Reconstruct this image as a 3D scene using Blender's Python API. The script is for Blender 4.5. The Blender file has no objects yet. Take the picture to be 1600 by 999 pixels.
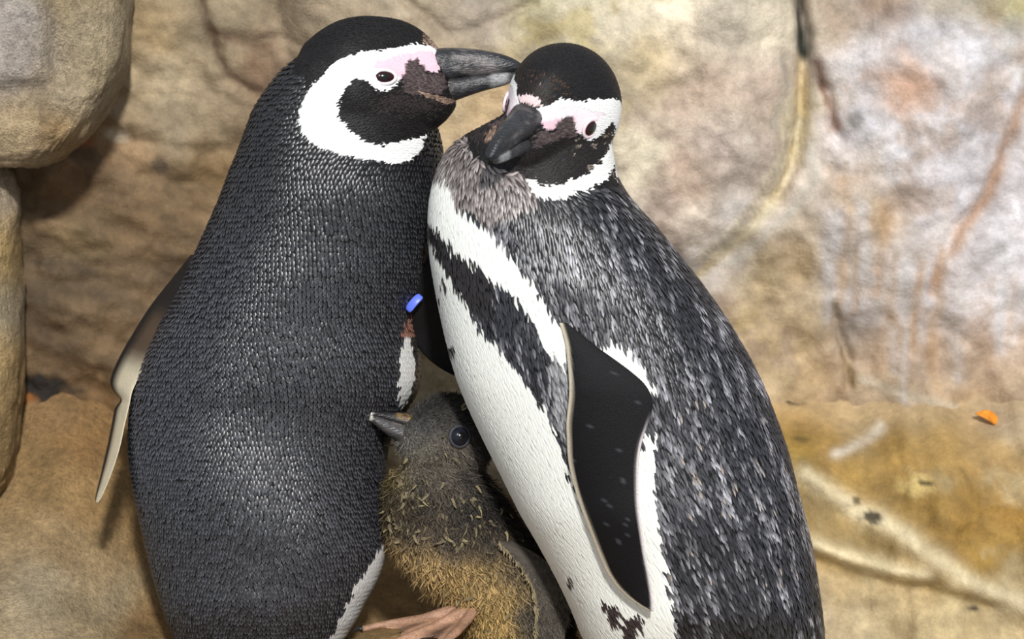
import bpy, math, random
import numpy as np
from mathutils import Vector
from mathutils.bvhtree import BVHTree

# ------------------------------------------------------------------ frame
# Design space: x right, y away from the camera, z up, in units of U metres, camera pitch removed.
PITCH = math.radians(15.0)
U = 0.0006            # metres per design unit
D = 5000.0            # camera to focus plane, in design units
OZ = 0.313            # height of the picture centre above the floor
SP, CP = math.sin(PITCH), math.cos(PITCH)
rng = np.random.default_rng(7)
random.seed(7)

def to_world(p):
    p = np.asarray(p, float).reshape(-1, 3)
    X = (p[:, 0] - 800.0) * U
    up = (499.5 + p[:, 2]) * U
    fw = p[:, 1] * U
    return np.stack([X, up * SP + fw * CP, OZ + up * CP - fw * SP], 1)

def dir_world(v):
    a = to_world(np.array([[800, 0, -499.5], [800 + v[0], v[1], -499.5 + v[2]]]))
    w = Vector(a[1] - a[0]); w.normalize(); return w

def kk(d): return 1.0 + np.asarray(d, float) / D
def pt(x, y, d=0.0):
    """design point seen at photograph position (x, y), at depth d behind the focus plane"""
    k = kk(d)
    return np.array([800 + (x - 800) * k, d, -(499.5 + (y - 499.5) * k)])

# ------------------------------------------------------------------ camera, sky, sun
scene = bpy.context.scene
col = scene.collection
cam_d = bpy.data.cameras.new('camera')
cam = bpy.data.objects.new('camera', cam_d); col.objects.link(cam)
cam.location = to_world([[800, -D, -499.5]])[0]
cam.rotation_euler = (math.pi / 2 - PITCH, 0, 0)
cam_d.sensor_width = 36.0
cam_d.lens = 36.0 * D / 1600.0
cam_d.clip_start = 0.05
cam_d.dof.use_dof = True
cam_d.dof.focus_distance = (D - 230) * U
cam_d.dof.aperture_fstop = 5.6
scene.camera = cam

world = bpy.data.worlds.new('world'); scene.world = world
world.use_nodes = True
world.node_tree.nodes['Background'].inputs[0].default_value = (0.86, 0.92, 1.0, 1)
world.node_tree.nodes['Background'].inputs[1].default_value = 0.55

sun_d = bpy.data.lights.new('sun', 'SUN')
sun = bpy.data.objects.new('sun', sun_d); col.objects.link(sun)
sun_d.energy = 3.5
sun_d.angle = math.radians(4)
sun_d.color = (1.0, 0.98, 0.95)
sdir = dir_world((-0.11, 1.0, -0.40))
sun.rotation_euler = sdir.to_track_quat('-Z', 'Y').to_euler()
sun.location = (0.6, -2.0, 2.5)

vs = scene.view_settings
vs.view_transform = 'Standard'; vs.look = 'None'; vs.gamma = 1.0; vs.use_curve_mapping = False
vs.exposure = 0.1

# ------------------------------------------------------------------ helpers
def lin(*c):
    c = np.asarray(c[0] if len(c) == 1 else c, float) / 255.0
    return np.where(c <= 0.04045, c / 12.92, ((c + 0.055) / 1.055) ** 2.4)

def smooth(a, b, x):
    t = np.clip((np.asarray(x, float) - a) / (b - a), 0, 1)
    return t * t * (3 - 2 * t)

def tag(o, label=None, cat=None, group=None, kind=None):
    for k, v in (('label', label), ('category', cat), ('group', group), ('kind', kind)):
        if v: o[k] = v
    return o

def empty(name, loc, label, cat, group=None):
    o = bpy.data.objects.new(name, None); col.objects.link(o)
    o.location = loc; o.empty_display_size = 0.05
    return tag(o, label, cat, group)

def mesh_obj(name, verts, faces, mat, root=None, parent=None, colors=None, smooth_shade=True, label=None, kind=None):
    """verts in design space; the object is placed in the world relative to its root"""
    w = to_world(verts)
    base = np.array(root.location) if root is not None else w.mean(0) * 0
    w = w - base
    me = bpy.data.meshes.new(name)
    faces = np.asarray(faces) if not isinstance(faces, list) else faces
    if isinstance(faces, np.ndarray):
        n, k = faces.shape
        me.vertices.add(len(w)); me.vertices.foreach_set('co', w.astype(np.float32).ravel())
        me.loops.add(n * k); me.loops.foreach_set('vertex_index', faces.astype(np.int32).ravel())
        me.polygons.add(n)
        me.polygons.foreach_set('loop_start', np.arange(0, n * k, k, dtype=np.int32))
        me.update(calc_edges=True)
    else:
        me.from_pydata(w.tolist(), [], faces); me.update()
    if colors is not None:
        a = me.color_attributes.new('Col', 'FLOAT_COLOR', 'POINT')
        c = np.ones((len(w), 4), np.float32); c[:, :3] = colors
        a.data.foreach_set('color', c.ravel())
    me.polygons.foreach_set('use_smooth', np.full(len(me.polygons), smooth_shade))
    me.validate()
    me.materials.append(mat)
    o = bpy.data.objects.new(name, me); col.objects.link(o)
    p = parent if parent is not None else root
    if p is not None: o.parent = p
    return tag(o, label=label, kind=kind)

def herm(t, ts, vs_):
    """smooth interpolation through the control rows"""
    ts = np.asarray(ts, float); vs_ = np.asarray(vs_, float)
    one = vs_.ndim == 1
    if one: vs_ = vs_[:, None]
    dl = np.diff(vs_, axis=0) / np.diff(ts)[:, None]
    m = np.empty_like(vs_); m[0] = dl[0]; m[-1] = dl[-1]
    h = np.diff(ts)[:, None]
    m[1:-1] = (dl[:-1] * h[1:] + dl[1:] * h[:-1]) / (h[1:] + h[:-1])
    t = np.clip(np.asarray(t, float), ts[0], ts[-1])
    i = np.clip(np.searchsorted(ts, t, 'right') - 1, 0, len(ts) - 2)
    hh = (ts[i + 1] - ts[i])[:, None]; s = ((t - ts[i])[:, None]) / hh
    r = ((2 * s**3 - 3 * s**2 + 1) * vs_[i] + (s**3 - 2 * s**2 + s) * hh * m[i]
         + (-2 * s**3 + 3 * s**2) * vs_[i + 1] + (s**3 - s**2) * hh * m[i + 1])
    return r[:, 0] if one else r

def rings_mesh(R):
    """R: (M, K, 3) rings -> closed mesh with capped ends"""
    M, K, _ = R.shape
    v = R.reshape(-1, 3)
    i = np.arange(M - 1)[:, None] * K; j = np.arange(K)[None]; jn = (j + 1) % K
    f = np.stack([i + j, i + jn, i + K + jn, i + K + j], -1).reshape(-1, 4)
    v = np.vstack([v, R[0].mean(0), R[-1].mean(0)])
    a, b = M * K, M * K + 1
    j = np.arange(K); jn = (j + 1) % K
    tri = [(a, int(q), int(p)) for p, q in zip(j, jn)] + [(b, int((M - 1) * K + p), int((M - 1) * K + q)) for p, q in zip(j, jn)]
    return v, f.tolist() + tri

def in_poly(x, y, poly):
    x = np.asarray(x); y = np.asarray(y); r = np.zeros(x.shape, bool)
    n = len(poly)
    for i in range(n):
        x0, y0 = poly[i]; x1, y1 = poly[(i + 1) % n]
        if y0 == y1: continue
        c = (y0 > y) != (y1 > y)
        r ^= c & (x < (x1 - x0) * (y - y0) / (y1 - y0) + x0)
    return r

def line_dist(x, y, pts):
    d = np.full(np.shape(x), 1e9)
    for (x0, y0), (x1, y1) in zip(pts[:-1], pts[1:]):
        dx, dy = x1 - x0, y1 - y0
        t = np.clip(((x - x0) * dx + (y - y0) * dy) / (dx * dx + dy * dy), 0, 1)
        d = np.minimum(d, np.hypot(x - x0 - t * dx, y - y0 - t * dy))
    return d

_lat = {}
def vnoise(x, y, seed):
    if seed not in _lat: _lat[seed] = np.random.default_rng(seed).random((256, 256))
    g = _lat[seed]
    xi = np.floor(x).astype(int); yi = np.floor(y).astype(int)
    fx = x - xi; fy = y - yi
    fx = fx * fx * (3 - 2 * fx); fy = fy * fy * (3 - 2 * fy)
    a = g[xi & 255, yi & 255]; b = g[(xi + 1) & 255, yi & 255]
    c = g[xi & 255, (yi + 1) & 255]; d = g[(xi + 1) & 255, (yi + 1) & 255]
    return (a * (1 - fx) + b * fx) * (1 - fy) + (c * (1 - fx) + d * fx) * fy
def fbm(x, y, scale, octv=4, seed=1, gain=0.5):
    s = 0; amp = 1; tot = 0
    x = np.asarray(x, float) / scale; y = np.asarray(y, float) / scale
    for o in range(octv):
        s = s + amp * (vnoise(x + 17.3 * o, y - 9.1 * o, seed + o) - 0.5); tot += amp
        amp *= gain; x = x * 2.03; y = y * 2.03
    return s / tot * 2

# ------------------------------------------------------------------ materials
def new_mat(name):
    m = bpy.data.materials.new(name); m.use_nodes = True
    nt = m.node_tree; b = nt.nodes['Principled BSDF']
    return m, nt, b
def attr_mat(name, rough=0.5, spec=0.5, bump=0.0, bscale=900.0, stretch=None, sheen=0.0, vary=0.0):
    m, nt, b = new_mat(name)
    a = nt.nodes.new('ShaderNodeAttribute'); a.attribute_name = 'Col'
    out = a.outputs['Color']
    b.inputs['Roughness'].default_value = rough
    b.inputs['Specular IOR Level'].default_value = spec
    if sheen: b.inputs['Sheen Weight'].default_value = sheen
    if bump or vary:
        tc = nt.nodes.new('ShaderNodeTexCoord'); n = nt.nodes.new('ShaderNodeTexNoise')
        n.inputs['Scale'].default_value = bscale; n.inputs['Detail'].default_value = 3
        src = tc.outputs['Object']
        if stretch:
            mp = nt.nodes.new('ShaderNodeMapping'); mp.inputs['Scale'].default_value = stretch
            nt.links.new(src, mp.inputs[0]); src = mp.outputs[0]
        nt.links.new(src, n.inputs['Vector'])
        if bump:
            bp = nt.nodes.new('ShaderNodeBump'); bp.inputs['Strength'].default_value = bump
            bp.inputs['Distance'].default_value = 0.001
            nt.links.new(n.outputs[0], bp.inputs['Height']); nt.links.new(bp.outputs[0], b.inputs['Normal'])
        if vary:
            mr = nt.nodes.new('ShaderNodeMapRange')
            mr.inputs[1].default_value = 0.3; mr.inputs[2].default_value = 0.7
            mr.inputs[3].default_value = 1 - vary; mr.inputs[4].default_value = 1 + vary
            nt.links.new(n.outputs[0], mr.inputs[0])
            mx = nt.nodes.new('ShaderNodeVectorMath'); mx.operation = 'SCALE'
            nt.links.new(out, mx.inputs[0]); nt.links.new(mr.outputs[0], mx.inputs['Scale'])
            out = mx.outputs[0]
    nt.links.new(out, b.inputs['Base Color'])
    return m
def flat_mat(name, c, rough=0.5, spec=0.5, coat=0.0):
    m, nt, b = new_mat(name)
    b.inputs['Base Color'].default_value = (*lin(c), 1)
    b.inputs['Roughness'].default_value = rough
    b.inputs['Specular IOR Level'].default_value = spec
    if coat: b.inputs['Coat Weight'].default_value = coat; b.inputs['Coat Roughness'].default_value = 0.03
    return m
def rock_mat(name, grain=1.0):
    m, nt, b = new_mat(name)
    N = nt.nodes.new; L = nt.links.new
    a = N('ShaderNodeAttribute'); a.attribute_name = 'Col'
    tc = N('ShaderNodeTexCoord')
    def noise(scale, detail, rough=0.6, dist=0.0):
        n = N('ShaderNodeTexNoise'); n.inputs['Scale'].default_value = scale
        n.inputs['Detail'].default_value = detail; n.inputs['Roughness'].default_value = rough
        n.inputs['Distortion'].default_value = dist
        L(tc.outputs['Object'], n.inputs['Vector']); return n
    n1, n2, n3 = noise(22, 6, 0.65, 0.6), noise(140, 5, 0.7), noise(520, 3, 0.6)
    def rng_(n, lo, hi):
        r = N('ShaderNodeMapRange'); r.inputs[1].default_value = 0.3; r.inputs[2].default_value = 0.7
        r.inputs[3].default_value = lo; r.inputs[4].default_value = hi; L(n.outputs[0], r.inputs[0]); return r
    r1, r2, r3 = rng_(n1, 0.72, 1.22), rng_(n2, 1 - 0.3 * grain, 1 + 0.24 * grain), rng_(n3, 1 - 0.24 * grain, 1 + 0.2 * grain)
    m1 = N('ShaderNodeMath'); m1.operation = 'MULTIPLY'; L(r1.outputs[0], m1.inputs[0]); L(r2.outputs[0], m1.inputs[1])
    m2 = N('ShaderNodeMath'); m2.operation = 'MULTIPLY'; L(m1.outputs[0], m2.inputs[0]); L(r3.outputs[0], m2.inputs[1])
    sc = N('ShaderNodeVectorMath'); sc.operation = 'SCALE'; L(a.outputs['Color'], sc.inputs[0]); L(m2.outputs[0], sc.inputs['Scale'])
    # ochre mineral bloom in patches
    n4 = noise(9, 5, 0.7, 1.0); r4 = N('ShaderNodeMapRange'); r4.inputs[1].default_value = 0.52; r4.inputs[2].default_value = 0.72
    r4.inputs[3].default_value = 0; r4.inputs[4].default_value = 0.12; L(n4.outputs[0], r4.inputs[0])
    mx = N('ShaderNodeMix'); mx.data_type = 'RGBA'; mx.blend_type = 'MULTIPLY'
    L(r4.outputs[0], mx.inputs[0]); L(sc.outputs[0], mx.inputs[6]); mx.inputs[7].default_value = (0.95, 0.72, 0.42, 1)
    L(mx.outputs[2], b.inputs['Base Color'])
    b.inputs['Roughness'].default_value = 0.72; b.inputs['Specular IOR Level'].default_value = 0.35
    ad = N('ShaderNodeMath'); ad.operation = 'MULTIPLY_ADD'; L(n2.outputs[0], ad.inputs[0]); ad.inputs[1].default_value = 2.0; L(n3.outputs[0], ad.inputs[2])
    bp = N('ShaderNodeBump'); bp.inputs['Strength'].default_value = 0.75 * grain; bp.inputs['Distance'].default_value = 0.004
    L(ad.outputs[0], bp.inputs['Height']); L(bp.outputs[0], b.inputs['Normal'])
    return m

M_ROCK = rock_mat('grainy_rock', 1.1)
M_WALL = rock_mat('weathered_rock', 0.5)
M_SKIN = attr_mat('bird_skin', 0.6, 0.3, bump=0.3, bscale=700, vary=0.12)
M_PLUM = attr_mat('plumage', 0.36, 0.62)
M_HEADP = attr_mat('head_plumage', 0.5, 0.22)
M_DOWN = attr_mat('chick_down', 0.75, 0.2)
M_BEAK = attr_mat('beak_horn', 0.36, 0.5, bump=0.9, bscale=500, stretch=(0.4, 1, 1.6), vary=0.45)
M_FLIP = attr_mat('flipper_skin', 0.5, 0.22, bump=0.6, bscale=1500, vary=0.3)
M_EYE = flat_mat('eye_iris', (44, 10, 14), 0.2, 0.35)
M_PUPIL = flat_mat('pupil', (6, 4, 5), 0.16, 0.6)
M_LID = attr_mat('eyelid_skin', 0.5, 0.4, bump=0.3, bscale=1200)
M_CHEYE = flat_mat('chick_eye', (22, 25, 36), 0.2, 0.35)
M_BAND = flat_mat('band_plastic', (96, 118, 236), 0.35, 0.5)
M_FOOT = attr_mat('foot_skin', 0.55, 0.4, bump=0.6, bscale=500, vary=0.25)
M_CLAW = flat_mat('claw_horn', (24, 22, 22), 0.3, 0.5)
M_LEAF = attr_mat('leaf', 0.5, 0.4, bump=0.4, bscale=300, vary=0.2)

# ------------------------------------------------------------------ rock setting
def shepard(x, y, pts, warp=45, seed=3, power=3.2):
    xw = x + warp * fbm(x, y, 110, 4, seed); yw = y + warp * fbm(x, y, 110, 4, seed + 20)
    acc = np.zeros(x.shape + (3,)); ws = np.zeros(x.shape)
    for (px, py, c) in pts:
        w = 1.0 / (((xw - px) ** 2 + (yw - py) ** 2 + 400.0) ** (power / 2))
        acc += w[..., None] * lin(c); ws += w
    return acc / ws[..., None]

def paint_line(c, x, y, pts, colr, width, strength=1.0, wob=10, seed=5):
    xw = x + wob * fbm(x, y, 60, 3, seed); yw = y + wob * fbm(x, y, 60, 3, seed + 9)
    d = line_dist(xw, yw, pts)
    w = np.exp(-(d / width) ** 2) * strength
    w = w * (0.75 + 0.5 * (fbm(x, y, 40, 3, seed + 4) * 0.5 + 0.5))
    w = np.clip(w, 0, 1)[..., None]
    return c * (1 - w) + lin(colr) * w

def paint_blob(c, x, y, cx, cy, rx, ry, colr, strength=1.0, seed=31, wob=0.6, soft=0.35):
    r = np.hypot((x - cx) / rx, (y - cy) / ry) + wob * fbm(x, y, 0.6 * (rx + ry) / 2 + 6, 4, seed)
    w = ((1 - smooth(1 - soft, 1 + soft, r)) * strength)[..., None]
    return c * (1 - w) + lin(colr) * w

SEAM = [(1238, -380), (1240, 0), (1252, 60), (1250, 130), (1247, 200), (1238, 260), (1212, 310), (1165, 365), (1120, 410), (1060, 450), (960, 500), (800, 540)]
VEIN = [(1600, 130), (1585, 170), (1558, 250), (1520, 320), (1490, 360), (1465, 410), (1452, 460)]

def wall_depth(x, y):
    d = 455 - 0.2 * (1040 - y)
    d = d - 60 * smooth(330, -150, x)
    d = d + 55 * fbm(x, y, 330, 5, 11) + 15 * fbm(x, y, 70, 5, 12, 0.6) - 16 * (1 - np.abs(fbm(x, y, 150, 5, 13, 0.6)) * 2.2)
    # big rounded boulder form in the middle, ending at the seam
    sx = np.interp(y, [p[1] for p in SEAM], [p[0] for p in SEAM])
    ds = line_dist(x, y, SEAM)
    inside = (x < sx)
    b = smooth(0, 150, ds) * inside * smooth(560, 650, x + 0.25 * (500 - y)) * (1 - smooth(420, 560, y))
    d = d - 85 * np.sqrt(np.clip(b, 0, 1))
    # right face, gently bulging
    r2 = np.hypot((x - 1450) / 230.0, (y - 260) / 330.0)
    d = d - 55 * np.clip(1 - r2 ** 2, 0, 1) * (1 - inside)
    d = d + 34 * np.exp(-(line_dist(x, y, SEAM[:7]) / 9.0) ** 2)
    # cracks
    for L_, w_, a_ in (
        ([(320, 0), (338, 55), (350, 95), (365, 125), (400, 150)], 7, 13),
        ([(338, 60), (400, 78), (440, 66), (520, 90)], 7, 9),
        ([(1285, 140), (1292, 190), (1310, 225)], 8, 22),
        ([(1305, 480), (1318, 540), (1335, 600)], 7, 24), (VEIN, 9, 14),
        ([(640, 20), (700, 70), (760, 60), (830, 20)], 8, 14),
        ([(150, 180), (200, 215), (255, 235), (330, 240)], 9, 8)):
        d = d + a_ * np.exp(-(line_dist(x + 8 * fbm(x, y, 40, 3, 60), y + 8 * fbm(x, y, 40, 3, 61), L_) / w_) ** 2)
    # strata-like folds on the left
    f = fbm(x * 0.45 + y * 0.25, y * 1.6 - x * 0.35, 60, 4, 44)
    d = d + 16 * f * smooth(480, 250, x)
    return d

WALL_PTS = [
    (230, 60, (160, 138, 102)), (300, 200, (178, 160, 130)), (260, 130, (182, 164, 134)), (420, 90, (142, 116, 92)), (380, 40, (172, 156, 128)),
    (480, 30, (176, 158, 132)), (130, 280, (138, 106, 72)), (220, 260, (160, 132, 98)), (330, 260, (150, 122, 84)), (60, 360, (130, 108, 80)),
    (150, 360, (148, 126, 92)), (90, 440, (118, 98, 72)), (230, 350, (136, 110, 78)), (200, 430, (124, 102, 76)), (60, 520, (112, 90, 64)), (150, 540, (138, 112, 80)),
    (120, 640, (140, 106, 66)), (60, 700, (150, 118, 76)), (650, 20, (176, 160, 136)), (760, 40, (178, 164, 146)), (760, 180, (186, 160, 122)), (720, 170, (188, 166, 130)),
    (690, 600, (196, 180, 148)), (850, 40, (196, 184, 148)), (900, 20, (202, 192, 164)), (1000, 50, (204, 192, 168)), (1150, 40, (204, 192, 170)), (1210, 60, (202, 190, 166)),
    (1010, 120, (192, 174, 138)), (1090, 150, (188, 166, 146)), (1180, 170, (192, 172, 154)), (1000, 260, (212, 200, 174)), (1060, 280, (190, 166, 146)), (1130, 250, (196, 178, 164)),
    (1190, 250, (204, 194, 180)), (1150, 330, (208, 198, 188)), (1060, 350, (202, 186, 168)), (1100, 390, (214, 204, 194)), (1230, 200, (200, 184, 150)),
    (1290, 60, (176, 156, 134)), (1370, 40, (172, 152, 138)), (1480, 30, (178, 166, 146)), (1570, 40, (170, 160, 120)), (1320, 120, (206, 200, 198)), (1420, 100, (212, 206, 204)),
    (1500, 80, (218, 212, 212)), (1400, 150, (196, 160, 136)), (1330, 220, (216, 212, 214)), (1400, 220, (222, 220, 222)), (1490, 200, (212, 206, 206)), (1360, 270, (200, 186, 172)),
    (1560, 300, (206, 198, 196)), (1460, 300, (210, 204, 206)), (1350, 330, (192, 168, 136)), (1540, 420, (210, 202, 200)), (1410, 400, (208, 200, 196)), (1330, 400, (200, 186, 170)),
    (1200, 430, (196, 172, 132)), (1260, 420, (192, 166, 128)), (1180, 520, (190, 166, 122)), (1250, 520, (192, 168, 130)), (1360, 480, (202, 192, 186)), (1440, 540, (196, 178, 160)), (1480, 470, (204, 192, 188)), (1570, 500, (200, 176, 156)),
    (1400, 600, (190, 164, 132)), (1520, 590, (184, 158, 132)), (1270, 600, (188, 160, 118)), (1580, 620, (180, 156, 128)), (1500, 640, (178, 152, 118)),
]
xs = np.arange(-420, 2030, 6.0); ys = np.arange(-330, 1180, 6.0)
gx, gy = np.meshgrid(xs, ys)
gd = wall_depth(gx, gy)
wc = shepard(gx, gy, WALL_PTS)
wc = wc * (1 + 0.4 * fbm(gx, gy, 70, 6, 71, 0.68)[..., None])
wc = wc * (1 + (smooth(450, 800, gx) * 0.12)[..., None] * np.array([0.9, 1.0, 1.2]))
strat = fbm(gx * 0.35 + gy * 0.2, gy * 1.5 - gx * 0.55, 38, 5, 171, 0.6)
wc = wc * (1 + (0.75 * strat * smooth(430, 300, gx) * smooth(240, 320, gy))[..., None])
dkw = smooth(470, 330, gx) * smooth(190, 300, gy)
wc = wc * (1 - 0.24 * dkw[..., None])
lime = smooth(0.05, 0.4, fbm(gx, gy, 120, 6, 181, 0.62)) * smooth(1262, 1300, gx) * smooth(560, 380, gy) * smooth(20, 80, gy)
wc = wc * (1 - 0.75 * lime[..., None]) + lin(226, 222, 224) * 0.75 * lime[..., None]
tanp = smooth(0.1, 0.45, fbm(gx, gy, 90, 6, 191, 0.62)) * smooth(1262, 1300, gx)
wc = wc * (1 - 0.5 * tanp[..., None]) + lin(180, 150, 122) * 0.5 * tanp[..., None]
lich = smooth(0.1, 0.4, fbm(gx, gy, 60, 5, 195, 0.62)) * smooth(760, 820, gx) * smooth(1180, 1000, gx) * smooth(330, 60, gy)
wc = wc * (1 - 0.6 * lich[..., None]) + lin(190, 172, 118) * 0.6 * lich[..., None]
greyp = smooth(0.1, 0.45, fbm(gx, gy, 80, 6, 197, 0.62)) * smooth(900, 1000, gx) * smooth(1262, 1240, gx) * smooth(100, 180, gy)
wc = wc * (1 - 0.55 * greyp[..., None]) + lin(168, 144, 130) * 0.55 * greyp[..., None]
wc = paint_line(wc, gx, gy, [(1250, 95), (1246, 200), (1236, 255), (1214, 300), (1165, 362), (1120, 405), (1085, 432)], (218, 194, 140), 8, 0.75, 10)
for q_ in range(7):
    of = random.uniform(-26, 26)
    wc = paint_line(wc, gx, gy, [(1247 + of, 190 + of), (1234 + of, 255), (1210 + of, 305), (1163 + of, 365), (1118 + of, 405 + of * 0.3)], random.choice([(224, 212, 182), (170, 156, 132), (206, 178, 120), (228, 220, 206)]), random.uniform(3, 6), 0.6, 14, seed=140 + q_)
wc = paint_line(wc, gx, gy, [(1240, -60), (1246, 40), (1250, 85)], (48, 46, 40), 7, 1.0, 6)
wc = paint_line(wc, gx, gy, [(1250, 60), (1254, 90)], (44, 50, 44), 10, 0.9, 4)
wc = paint_line(wc, gx, gy, [(1272, 105), (1278, 140)], (88, 52, 34), 9, 0.9, 6)
wc = paint_line(wc, gx, gy, [(1280, 140), (1300, 205)], (130, 84, 60), 7, 0.7, 6)
wc = paint_line(wc, gx, gy, VEIN, (188, 150, 120), 12, 0.85, 14)
wc = paint_line(wc, gx, gy, [(1205, 205), (1222, 150), (1214, 100)], (168, 160, 146), 7, 0.7, 8)
wc = paint_line(wc, gx, gy, [(1350, 125), (1400, 142), (1445, 155)], (190, 152, 126), 13, 0.5, 22)
wc = paint_line(wc, gx, gy, [(1268, 230), (1266, 290), (1225, 340), (1150, 410)], (206, 198, 184), 9, 0.8, 8)
wc = paint_line(wc, gx, gy, [(1305, 470), (1316, 540), (1335, 605)], (134, 112, 60), 5, 0.65, 10)
wc = paint_line(wc, gx, gy, [(1350, 595), (1410, 620), (1480, 640), (1560, 660)], (214, 202, 180), 10, 0.7, 10)
wc = paint_line(wc, gx, gy, [(320, 0), (338, 55), (350, 95), (365, 125), (410, 150)], (92, 70, 52), 6, 0.8, 8)
wc = paint_line(wc, gx, gy, [(338, 60), (395, 75), (425, 80)], (104, 78, 58), 8, 0.7, 10)
wc = paint_blob(wc, gx, gy, 130, 220, 26, 14, (170, 94, 44), 0.8)
wc = paint_blob(wc, gx, gy, 140, 245, 22, 16, (78, 66, 54), 0.6)
wc = paint_blob(wc, gx, gy, 190, 215, 18, 12, (188, 174, 150), 0.9)
wc = paint_blob(wc, gx, gy, 255, 262, 14, 10, (70, 62, 56), 0.7)
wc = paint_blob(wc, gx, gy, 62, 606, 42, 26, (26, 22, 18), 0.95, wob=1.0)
wc = paint_blob(wc, gx, gy, 42, 622, 14, 8, (150, 92, 34), 0.9)
wc = paint_blob(wc, gx, gy, 1326, 192, 12, 12, (110, 112, 108), 0.6)
for i in range(26):   # vertical runs of lime on the right
    x0 = random.uniform(1260, 1600); y0 = random.uniform(280, 520); L_ = random.uniform(60, 160)
    wc = paint_line(wc, gx, gy, [(x0, y0), (x0 + random.uniform(-8, 8), y0 + L_)], random.choice([(216, 212, 212), (196, 164, 128), (206, 200, 196), (186, 150, 112)]), random.uniform(5, 12), 0.55, 12, seed=100 + i)
wc = wc * (0.84 + 0.22 * fbm(gx, gy, 210, 5, 199, 0.6)[..., None])
gk = kk(gd)
def to_des(x, y, d):
    k = kk(d); return np.stack([800 + (x - 800) * k, d, -(499.5 + (y - 499.5) * k)], -1)
def grid_faces(ny, nx):
    i = np.arange(ny - 1)[:, None] * nx; j = np.arange(nx - 1)[None]
    return np.stack([i + j, i + nx + j, i + nx + j + 1, i + j + 1], -1).reshape(-1, 4)
# the wall keeps one scale for the whole face
def wall_des(x, y, d, dref):
    k = kk(dref); return np.stack([800 + (x - 800) * k, d, -(499.5 + (y - 499.5) * k)], -1)
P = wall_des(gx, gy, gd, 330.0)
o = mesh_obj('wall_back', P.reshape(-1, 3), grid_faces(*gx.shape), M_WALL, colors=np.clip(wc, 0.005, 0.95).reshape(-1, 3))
tag(o, 'mottled tan and grey rock wall rising behind the penguins', 'rock wall', kind='structure')

# floor of the cave, running up to the wall
def floor_y(x, d):
    y = 1039.5 - 0.268 * d
    start = np.interp(x, [-400, 60, 150, 260, 420, 650, 900, 1300], [0, 0, 60, 190, 260, 260, 300, 330])
    slope = np.interp(x, [-400, 200, 420, 700, 1200], [1.0, 1.0, 0.75, 0.55, 0.4])
    t = d - start
    y = y - slope * 0.5 * (t + np.sqrt(t * t + 60 ** 2)) + slope * 0.5 * (np.sqrt((start) ** 2 + 60 ** 2) - start) * 0
    n = fbm(x, d, 230, 5, 91); n2 = fbm(x, d, 45, 4, 92)
    y = y + (16 * n + 5 * n2) * smooth(-700, -100, d) + 6
    y = y - 84 * np.exp(-((x - 632) / 95.0) ** 2 - ((d + 95) / 75.0) ** 2)
    y = y + 90 * smooth(1230, 1330, x) * smooth(-60, 120, d)
    # stony lip beside the left bird
    y = y - 22 * np.exp(-((d - 20) / 60.0) ** 2) * smooth(240, 120, x)
    return y
fx = np.arange(-420, 2030, 7.0); fd = np.arange(-1000, 640, 7.0)
gx2, gd2 = np.meshgrid(fx, fd)
gy2 = floor_y(gx2, gd2)
FLOOR_PTS = [(30, 780, (150, 122, 80)), (120, 800, (156, 126, 82)), (60, 850, (158, 134, 98)), (40, 930, (164, 148, 120)), (150, 950, (164, 146, 114)), (200, 880, (150, 118, 72)),
    (100, 700, (150, 116, 72)), (40, 650, (146, 116, 78)), (180, 700, (138, 108, 70)), (600, 950, (160, 130, 86)), (560, 930, (166, 136, 92)), (660, 930, (150, 122, 82)), (700, 985, (150, 118, 80)), (1300, 1000, (190, 170, 130)), (1600, 1000, (190, 166, 120)), (220, 990, (140, 110, 70))]
fc = shepard(gx2, gy2, FLOOR_PTS, 40, 8)
fc = fc * (1 + 0.2 * fbm(gx2, gy2, 40, 4, 73)[..., None])
o = mesh_obj('floor', np.stack([gx2, gd2, -gy2], -1).reshape(-1, 3), grid_faces(*gx2.shape)[:, ::-1], M_ROCK, colors=np.clip(fc, 0.005, 0.9).reshape(-1, 3))
tag(o, 'sloping brown rock floor under the penguins', 'rock floor', kind='structure')

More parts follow.
